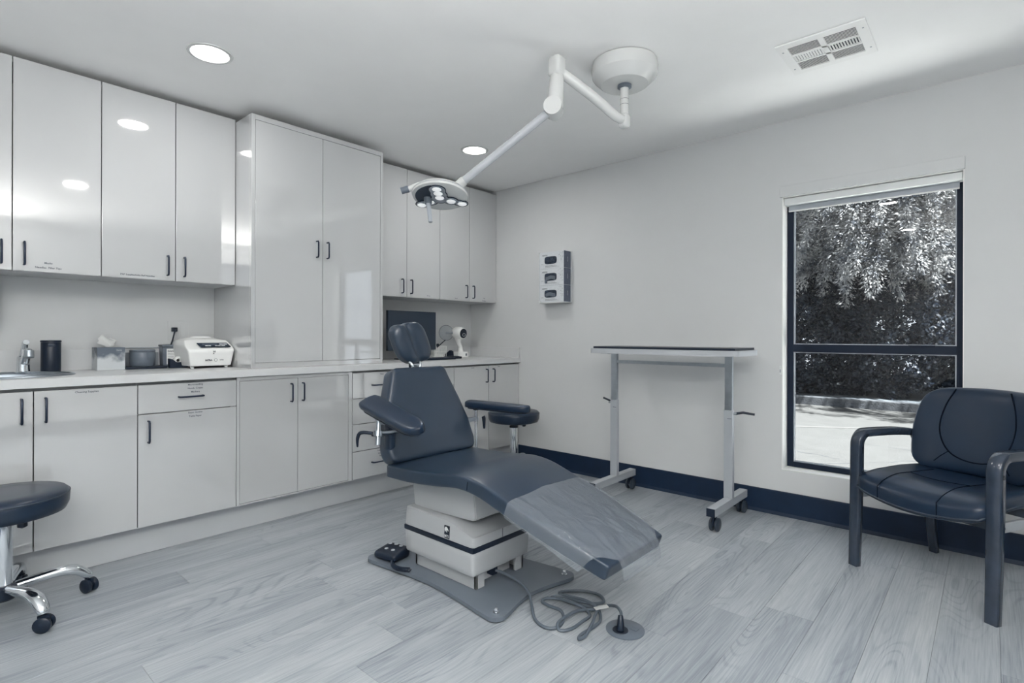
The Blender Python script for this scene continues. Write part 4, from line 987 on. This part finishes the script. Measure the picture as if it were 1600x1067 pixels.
build('plug', MB().tube([(2.700, -1.818, .055), (2.706, -1.828, .030), (2.708, -1.832, .008)], [.009, .013, .015], 12, 2), 'black', co, smooth=True)
build('inlet_plug', MB().box(2.060, 2.095, -1.885, -1.850, .045, .078, .004), 'black', co)
tgm = MB(); c_ = Vector((2.588, -1.775, .030)); tgx = Vector((.018, .020, .004)); tgy = Vector((.012, -.010, .002))
tgm.add([c_-tgx-tgy, c_+tgx-tgy, c_+tgx+tgy, c_-tgx+tgy]+[v_+Vector((0, 0, .0015)) for v_ in (c_-tgx-tgy, c_+tgx-tgy, c_+tgx+tgy, c_-tgx+tgy)], [(0, 1, 2, 3), (4, 5, 6, 7), (0, 1, 5, 4), (1, 2, 6, 5), (2, 3, 7, 6), (3, 0, 4, 7)])
build('cord_tag', tgm, 'whitep', co)
fo = thing('floor_outlet', 'round grey floor outlet plate with a plug in it', 'outlet', (2.713, -1.807, 0))
T = Matrix.Translation((2.713, -1.807, 0))
build('cover', MB().lathe([(.072, .0003), (.072, .003), (.068, .005), (.001, .005)], 48, T), 'grey', fo, smooth=True)
build('socket', MB().lathe([(.030, .0052), (.029, .0068), (.001, .007)], 28, Matrix.Translation((2.705, -1.828, 0))), 'black', fo, smooth=True)
build('flap', MB().box(2.726, 2.756, -1.800, -1.774, .0052, .0068, .001), 'grey', fo)

# hand control and coil lying on the plate
hcn = thing('foot_control', 'black foot control pad with round buttons on the chair plate', 'pedal', (1.555, -2.03, .022), math.radians(12))
rt = RM[hcn.name]
build('housing', MB().soft(.070, .062, .024, .022, (10, 10, 6), lambda p: Vector((p.x, p.y, p.z*(1+.25*p.y/.06)+.0245))), 'black', hcn, world=False, smooth=True)
for bx, by in ((-.035, .025), (0, .030), (.035, .025), (-.02, -.018), (.022, -.018)):
    build('button', MB().lathe([(.010, 0), (.009, .003), (.001, .0035)], 14, Matrix.Translation((bx, by, .0505+.20*by))), 'lgrey', hcn, world=False, smooth=True)
cl = thing('coiled_cord', 'black coiled cord beside the foot control', 'cord', (1.69, -2.045, .022))
cpx = []
for i in range(260):
    s_ = i/259; a = s_*2*PI*26; ctr = Vector((1.62+.13*s_, -2.075+.028*math.sin(s_*PI)*-1, .034)); tang = Vector((1, 0, 0))
    cpx.append(ctr+Vector((0, .0095*math.cos(a), .0095*math.sin(a))))
build('coil', MB().tube(cpx, .0022, 5), 'black', cl, smooth=True)

# ================================================================ STOOLS
def stool(label, x, y, zt, rot, post_top):
    st_ = thing('rolling_stool', label, 'stool', (x, y, 0), rot, 'round rolling stools')
    def b_(name, mb, m, par=None, **k): return build(name, mb, m, par or st_, world=False, smooth=True, **k)
    R = .205
    s_ = b_('seat', MB().lathe([(.001, zt-.094), (R*.80, zt-.094), (R*.94, zt-.086), (R*.99, zt-.062), (R, zt-.030), (R*.985, zt-.016), (R*.94, zt-.006), (R*.6, zt-.001), (.001, zt)], 56), 'leather2', angle=60)
    b_('piping', MB().tube([(R*.992*math.cos(a), R*.992*math.sin(a), zt-.020) for a in [i*2*PI/56 for i in range(56)]], .003, 6, closed=True), 'piping', s_)
    b_('mount_plate', MB().box(-.09, .09, -.09, .09, zt-.104, zt-.0945, .003), 'black')
    b_('column', MB().lathe([(.030, .10), (.030, post_top-.03), (.028, post_top-.02)], 28), 'chrome')
    b_('piston', MB().cyl((0, 0, post_top-.03), (0, 0, zt-.10), .016, 20), 'chrome')
    b_('column_cap', MB().lathe([(.034, post_top-.02), (.034, post_top-.006), (.020, post_top)], 24), 'black')
    b_('height_lever', MB().tube([(.02, 0, zt-.112), (.07, .02, zt-.120)], .006, 8), 'chrome'); b_('lever_knob', MB().lathe([(.001, -.016), (.016, -.008), (.016, .008), (.001, .016)], 12, Matrix.Translation((.08, .024, zt-.122))), 'black')
    b_('hub', MB().lathe([(.038, .070), (.045, .078), (.045, .118), (.036, .128), (.001, .128)], 28), 'black')
    for k in range(5):
        a = 2*PI*k/5; rm = Matrix.Rotation(a, 4, 'Z')
        lg = MB().tube([(.035, 0, .112), (.10, 0, .118), (.17, 0, .122), (.225, 0, .112), (.262, 0, .082), (.272, 0, .066)], [.016, .018, .020, .021, .018, .014], 14, 4, flat=Vector((0, 1, 0)))
        for i_ in range(len(lg.v)): lg.v[i_].y *= 1.25
        b_('leg', lg.xf(rm), 'chrome')
        cs = MB(); c0 = Vector((.272, 0, .030))
        for sgn in (-1, 1): cs.lathe([(.001, 0), (.026, .001), (.029, .006), (.029, .016), (.024, .020), (.001, .021)], 22, Matrix.Translation(c0+Vector((0, sgn*.004, 0))) @ Matrix.Rotation(-sgn*PI/2, 4, 'X'))
        cs.box(.252, .292, -.006, .006, .030, .062, .002)
        cm = Matrix.Translation((.272, 0, 0)) @ Matrix.Rotation(.7+k*1.3, 4, 'Z') @ Matrix.Translation((-.272, 0, 0))
        b_('caster', cs.xf(rm @ cm), 'black')
    return st_
stool('dark round rolling stool with chrome base in the left foreground', .843, -3.357, .488, math.radians(19.2), .40)
stool('dark round rolling stool near the window-wall corner, behind the treatment chair', .905, -.395, .518, math.radians(38), .40)

# ================================================================ CART
ct = thing('instrument_cart', 'silver height-adjustable rolling instrument table with a dark tray top', 'table', (2.18, -.34, 0))
def cart_top():
    x0, x1, y0, y1, r = 1.70, 2.685, -.525, -.150, .035; pts = []
    for cx_, cy_, a0 in ((x1-r, y0+r, -PI/2), (x1-r, y1-r, 0), (x0+r, y1-r, PI/2), (x0+r, y0+r, PI)):
        for j in range(7): a = a0+j/6*PI/2; pts.append((cx_+r*math.cos(a), cy_+r*math.sin(a)))
    return pts
build('table_top', MB().prism(cart_top(), .9935, 1.026), 'alu', ct)
build('tray_mat', MB().box(1.722, 2.664, -.505, -.170, 1.0262, 1.040, .002), 'black', ct)
for X_ in (1.785, 2.570):
    w_ = .024
    build('foot_bar', MB().box(X_-w_, X_+w_, -.610, -.075, .095, .141, .002), 'cartleg', ct)
    for ye in (-.6135, -.0745): build('end_cap', MB().box(X_-w_, X_+w_, ye, ye+.003, .095, .141, .0005), 'black', ct)
    build('lower_tube', MB().box(X_-.026, X_+.026, -.345, -.315, .141, .667, .0015), 'cartleg', ct)
    build('upper_tube', MB().box(X_-.022, X_+.022, -.342, -.318, .667, .990, .001), 'steel', ct)
    build('support_plate', MB().box(X_-.025, X_+.027, -.47, -.19, .9885, .9935), 'alu', ct)
    sg_ = -1 if X_ < 2 else 1
    build('lock_stud', MB().cyl((X_+sg_*.024, -.33, .648), (X_+sg_*.046, -.33, .648), .009, 12), 'chrome', ct, smooth=True)
    build('lock_lever', MB().tube([(X_+sg_*.044, -.33, .650), (X_+sg_*.075, -.31, .656), (X_+sg_*.135, -.29, .648)] if sg_ > 0 else [(X_-.030, -.345, .66), (X_-.045, -.40, .682)], [.008, .0075, .007] if sg_ > 0 else [.007, .007], 10), 'black', ct, smooth=True)
    build('height_mark', MB().box(X_-.006, X_+.020, -.3455, -.3448, .615, .618), 'ink', ct)
    for yc in (-.555, -.115):
        cs = MB()
        for sgn in (-1, 1): cs.lathe([(.001, 0), (.030, .001), (.0385, .006), (.0385, .016), (.030, .021), (.001, .022)], 24, Matrix.Translation((X_+sgn*.005, yc+.008, .0385)) @ Matrix.Rotation(sgn*PI/2, 4, 'Y'))
        c1 = build('caster', cs, 'tyre', ct, smooth=True)
        build('caster_fork', MB().box(X_-.0045, X_+.0045, yc-.022, yc+.030, .030, .088, .002).cyl((X_, yc, .08), (X_, yc, .0955), .012, 12), 'black', c1)
build('cross_rail', MB().box(1.807, 2.548, -.336, -.324, .922, .944, .001), 'steel', ct)

# ================================================================ GUEST CHAIR
gch = thing('guest_armchair', 'dark leather guest armchair with curved wooden arms by the window', 'chair', (3.627, -.458, 0), math.radians(-28.9))
def gb_(name, mb, m, par=None, smooth=True, angle=60): return build(name, mb, m, par or gch, world=False, smooth=smooth, angle=angle)
M['wood'] = mat('dark_lacquered_wood', (.022, .034, .056), .14, spec=.8, var=.15, vscale=20)
prof = [(-1, -.62), (-.88, -.75), (.88, -.75), (1, -.62), (1, .62), (.88, .75), (-.88, .75), (-1, .62)]
for sg_ in (-1, 1):
    X_ = sg_*.286
    gb_('front_leg', MB().tube([(X_, -.262, 0), (X_, -.254, .20), (X_, -.248, .42), (X_, -.246, .578)], [.0215, .023, .0245, .0245], prof, 4, flat=Vector((1, 0, 0))), 'wood')
    gb_('arm', MB().tube([(X_, -.246, .560), (X_, -.242, .602), (X_, -.215, .634), (X_, -.170, .641), (X_, 0, .637), (X_, .130, .625), (X_*.985, .205, .612)], [.0245, .0245, .0245, .0245, .0245, .0235, .022], prof, 6, flat=Vector((1, 0, 0))), 'wood')
    gb_('rear_leg', MB().tube([(X_*.985, .150, .620), (X_*.97, .178, .560), (X_*.93, .205, .46), (X_*.93, .235, .25), (X_*.93, .275, 0)], [.019, .020, .022, .021, .018], prof, 6, flat=Vector((1, 0, 0))), 'wood')
    gb_('side_rail', MB().box(X_-sg_*.020-.008, X_-sg_*.020+.008, -.235, .215, .335, .375, .003), 'cartleg', smooth=False)
    gb_('bolt', MB().cyl((X_-sg_*.02+.008*sg_, -.18, .355), (X_-sg_*.02+.013*sg_, -.18, .355), .008, 12), 'chrome')
gb_('under_rail', MB().box(-.27, .27, -.19, -.16, .335, .372, .003).box(-.26, .26, .12, .15, .335, .372, .003), 'wood', smooth=False)
def seatg(p):
    x_, y_, z_ = p; hw = .268-.022*max(0, y_)
    yf = -.285 if y_ < 0 else .215
    Y = abs(y_)*yf if y_ < 0 else y_*yf
    fr_ = max(0, -y_); 
    Y -= .030*(1-x_*x_)*fr_
    top = .468+.014*x_*x_*(1-fr_)+.008*fr_*(1-x_*x_)-(.022+.030*(1-x_*x_))*max(0, fr_-.5)**2/.25
    th_ = .074
    z__ = top-(1-z_)/2*th_-.020*fr_*(1-x_*x_)*(1-z_)/2
    return Vector((x_*hw, Y, z__))
sg = gb_('seat', softx((26, 26, 10), seatg, .16, .14, .60), 'leather2', angle=80)
def crv(f, pts): return [f(Vector(p)) for p in pts]
gb_('piping', MB().tube(crv(seatg, [(-.99, .6-.08*k, -.35) for k in range(19)]+[(-.95+.1*k, -1.0, -.35) for k in range(20)]+[(.99, -.85+.08*k, -.35) for k in range(18)]), .004, 6), 'piping', sg)
for xx in (-.52, .42): gb_('seam', MB().tube(crv(seatg, [(xx, .3-.1*k, 1.01) for k in range(13)]+[(xx, -1.0, .9-.2*k) for k in range(8)]), .0022, 5), 'seam', sg)
gb_('seam', MB().tube(crv(seatg, [(-.52+.094*k, -.30-.10*math.sin(PI*k/10), 1.01) for k in range(11)]), .0022, 5), 'seam', sg)
def backg(p):
    x_, y_, z_ = p; t_ = (z_+1)/2; z__ = .470+.395*t_
    hw = .262*(1-.10*max(0, -z_)**2)*(1-.17*max(0, z_)**2)
    Y = .150+.095*t_-.075*x_*x_
    d = y_*.034-(.016*(1-x_*x_)*(1-.4*abs(z_)) if y_ < 0 else 0)
    return Vector((x_*hw, Y+d, z__-.010*x_*x_*(z_ > 0)))
bg = gb_('backrest', softx((26, 8, 24), backg, .30, .70, .30), 'leather2', angle=80)
gb_('piping', MB().tube([backg(Vector((.975*math.copysign(abs(math.cos(a))**.45, math.cos(a)), .35, .975*math.copysign(abs(math.sin(a))**.45, math.sin(a))))) for a in [i*2*PI/64 for i in range(64)]], .004, 6, closed=True), 'piping', bg)
gb_('seam', MB().tube([backg(Vector((x_, -1.0, z_))) for x_, z_ in [(-.50, .97), (-.56, .6), (-.58, .2), (-.55, -.15), (-.45, -.45), (-.28, -.63), (0, -.70), (.28, -.63), (.45, -.45), (.55, -.15), (.58, .2), (.56, .6), (.50, .97)]], .0034, 6, 4), 'seam', bg)
for sg_ in (-1, 1): gb_('seam', MB().tube([backg(Vector((x_, -1.0, z_))) for x_, z_ in [(sg_*.40, -.52), (sg_*.52, -.66), (sg_*.62, -.80)]], .0022, 5), 'seam', bg)
gb_('back_shell', softx((12, 4, 12), lambda p: backg(Vector((p.x*.93, 1.15+p.y*.15, p.z*.93))), .3, .6, .3), 'black', angle=80)

# ================================================================ OUTSIDE
GZ = -.15
pk = thing('parking_lot', 'sunlit pale asphalt parking surface outside the window', 'pavement', (2, 4, GZ), kind='structure')
build('asphalt', MB().box(-14, 18, 2.05, 7.50, GZ-.2, GZ), 'asph', pk)
M['bounce_walk'] = mat('pale_bounce_concrete', (.74, .74, .72), .85, bump=(50, .4, .01), var=.03)
for k in range(12): build('bounce_slab', MB().box(-9+k*2.0+.004, -9+(k+1)*2.0-.004, .203, 2.045, GZ-.15, GZ+.02, .006), 'bounce_walk', pk)  # unseen pale slabs, added to bounce sun through the window onto the ceiling
ck = MB()
rc = random.Random(3)
for (xa, ya_, xb, yb_) in ((1.6, 3.1, 2.6, 2.75), (2.2, 2.1, 3.3, 3.3), (1.9, 1.6, 3.4, 1.9), (2.6, 3.9, 4.4, 3.5)):
    n_ = 14; pv = Vector((xa, ya_, 0))
    for k in range(1, n_+1):
        q_ = Vector((xa+(xb-xa)*k/n_+rc.uniform(-.03, .03), ya_+(yb_-ya_)*k/n_+rc.uniform(-.03, .03), 0)); dd = (q_-pv).normalized(); s_ = Vector((-dd.y, dd.x, 0))*rc.uniform(.0015, .006)
        ck.add([pv-s_+Vector((0, 0, GZ+.002)), q_-s_+Vector((0, 0, GZ+.002)), q_+s_+Vector((0, 0, GZ+.002)), pv+s_+Vector((0, 0, GZ+.002))], [(0, 1, 2, 3)]); pv = q_
build('crack', ck, 'curb', pk)
ln = MB(); d_ = Vector((1.235, .788, 0)).normalized(); s_ = Vector((-d_.y, d_.x, 0))*.05; c0 = Vector((1.675, 4.66, GZ+.003))
ln.add([c0-d_*5-s_, c0+d_*7-s_, c0+d_*7+s_, c0-d_*5+s_], [(0, 1, 2, 3)])
build('painted_line', ln, 'line', pk)
cbx = thing('curb', 'grey concrete kerb in front of the hedge', 'curb', (2, 7.57, GZ))
for k in range(9): build('kerb_stone', MB().box(-9+k*2.5+.004, -9+(k+1)*2.5-.004, 7.50, 7.66, GZ-.1, 0, .015), 'curb', cbx)
tag(build('planting_bed', MB().box(-14, 18, 7.66, 16, GZ-.2, -.02), 'soil'), 'dark planting bed behind the kerb', 'ground', kind='structure')
tag(build('roof', MB().box(-1.5, XR+3, YN-3, .22, HC+.26, HC+.32), 'extw'), None, None, kind='structure')

rng = np.random.default_rng(7)
def leaves_obj(name, P, D, S, m, parent, aspect=.42):
    """P centres, D directions, S sizes -> folded leaf quads in one mesh"""
    n = len(P); D = D/np.linalg.norm(D, axis=1, keepdims=True)
    r = rng.normal(size=(n, 3)); W = np.cross(D, r); W /= np.linalg.norm(W, axis=1, keepdims=True); 
    a = P-D*S[:, None]*.5; b = P+D*S[:, None]*.5; hw = W*(S*aspect*.5)[:, None]
    V = np.stack([a, P+hw, b, P-hw], 1).reshape(-1, 3)
    F = np.arange(n*4).reshape(-1, 4)
    me = bpy.data.meshes.new(name); me.vertices.add(n*4); me.vertices.foreach_set('co', V.ravel())
    me.loops.add(n*4); me.loops.foreach_set('vertex_index', F.ravel()); me.polygons.add(n); me.polygons.foreach_set('loop_start', np.arange(n)*4); me.polygons.foreach_set('loop_total', np.full(n, 4))
    me.update(); me.materials.append(M[m]); o = bpy.data.objects.new(name, me); C.objects.link(o); o.parent = parent
    o['kind'] = 'stuff'; return o
def hedge(label, x, y, rx, ry, h, n):
    t = thing('hedge_shrub', label, 'shrub', (x, y, -.02), 0, 'dark shrubs along the kerb')
    st = MB()
    for k in range(5): st.tube([(rng.uniform(-.1, .1), rng.uniform(-.1, .1), 0), (rng.uniform(-.3, .3)*rx, rng.uniform(-.2, .2)*ry, h*.4), (rng.uniform(-.7, .7)*rx, rng.uniform(-.5, .5)*ry, h*.85)], [.035, .02, .008], 6, 3)
    build('stem', st, 'bark', t, world=False, smooth=True)
    u = rng.normal(size=(n, 3)); u /= np.linalg.norm(u, axis=1, keepdims=True); rad = rng.uniform(.6, 1.05, n)**.6
    lump = 1+.16*np.sin(u[:, 0]*9+x*3)*np.sin(u[:, 2]*8+y)+.10*np.sin(u[:, 0]*21)*np.cos(u[:, 2]*17)
    P = u*rad[:, None]*lump[:, None]*np.array([rx, ry, h*.56])+np.array([0, 0, h*.5]); P[:, 2] = np.abs(P[:, 2])
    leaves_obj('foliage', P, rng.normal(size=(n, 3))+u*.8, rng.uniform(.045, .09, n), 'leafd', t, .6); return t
hx = [-2.2, -.6, .9, 2.3, 3.7, 5.3]
hl = ['dark shrub outside at the far left of the hedge', 'dark shrub outside, second from the hedge left', 'dark leafy shrub at the left of the window view', 'dark leafy shrub in the middle of the window view', 'dark leafy shrub at the right of the window view', 'dark shrub outside beyond the right of the window']
for i, x_ in enumerate(hx): hedge(hl[i], x_, 8.75+.25*math.sin(i*2.1), 1.05, .85, 2.5+.3*math.sin(i*1.7), 26000)
def tree(label, x, y, h, crown, nspray, zlo, zhi, m, lsz, dens=150, arc=(0, 2*PI), seed=0, over=0):
    rg = np.random.default_rng(seed)
    t = thing('hanging_tree', label, 'tree', (x, y, -.02), 0, 'trees rising behind the hedge')
    tk = MB().tube([(0, 0, 0), (.05, .04, h*.3), (-.08, .0, h*.65), (.05, 0, h)], [.20, .16, .11, .03], 10, 4)
    build('trunk', tk, 'bark', t, world=False, smooth=True)
    br = MB(); Ps = []; Ds = []; Ss = []
    for k in range(nspray+over):
        a = rg.uniform(*arc); rr = crown*rg.uniform(.35, 1.0)**.7; z0 = rg.uniform(zlo, zhi)
        tip = np.array([rr*math.cos(a)*1.1, rr*math.sin(a), z0])
        if k >= nspray:   # long boughs reaching over the parking lot; they shade the kerb
            tip = np.array([rg.uniform(0, 5.6), rg.uniform(-4.1, -2.5), rg.uniform(5.0, 5.7)])
        if k % 4 == 0:
            s0 = np.array([0, 0, max(h*.3, z0-.9)]); mid_ = (s0+tip)/2+np.array([0, 0, .35]); br.tube([tuple(s0), tuple(mid_), tuple(tip)], [.035, .022, .008], 5, 3)
        L = rg.uniform(.5, 1.15) if k < nspray else .45; out = np.array([math.cos(a), math.sin(a), 0])*rg.uniform(.1, .4)
        nl = int(L*dens); s = rg.uniform(0, 1, nl)
        c = tip+np.outer(s, out)*L+np.outer(s**1.3, [0, 0, -1])*L
        off = rg.normal(size=(nl, 3))*np.array([.11, .11, .05])*(1.15-.75*s)[:, None]
        Ps.append(c+off); Ds.append(off*2.0+np.array([0, 0, -.16])+out*.3+rg.normal(size=(nl, 3))*.05); Ss.append(rg.uniform(lsz*.7, lsz*1.35, nl))
    build('branch', br, 'bark', t, world=False, smooth=True)
    leaves_obj('foliage', np.concatenate(Ps), np.concatenate(Ds), np.concatenate(Ss), m, t, .38); return t
FA = (-PI-.3, .3)
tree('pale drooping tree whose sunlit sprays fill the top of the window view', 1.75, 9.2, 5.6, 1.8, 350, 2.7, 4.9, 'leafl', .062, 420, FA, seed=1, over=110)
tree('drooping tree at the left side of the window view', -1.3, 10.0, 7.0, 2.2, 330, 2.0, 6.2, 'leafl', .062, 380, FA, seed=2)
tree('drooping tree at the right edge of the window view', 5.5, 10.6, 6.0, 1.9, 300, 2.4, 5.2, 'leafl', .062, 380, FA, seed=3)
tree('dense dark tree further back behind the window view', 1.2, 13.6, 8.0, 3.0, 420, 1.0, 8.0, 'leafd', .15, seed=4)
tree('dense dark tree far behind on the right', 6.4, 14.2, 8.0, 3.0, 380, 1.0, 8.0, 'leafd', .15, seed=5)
tree('dense dark tree far behind on the left', -4.2, 13.6, 8.0, 3.0, 380, 1.0, 8.0, 'leafd', .15, seed=6)
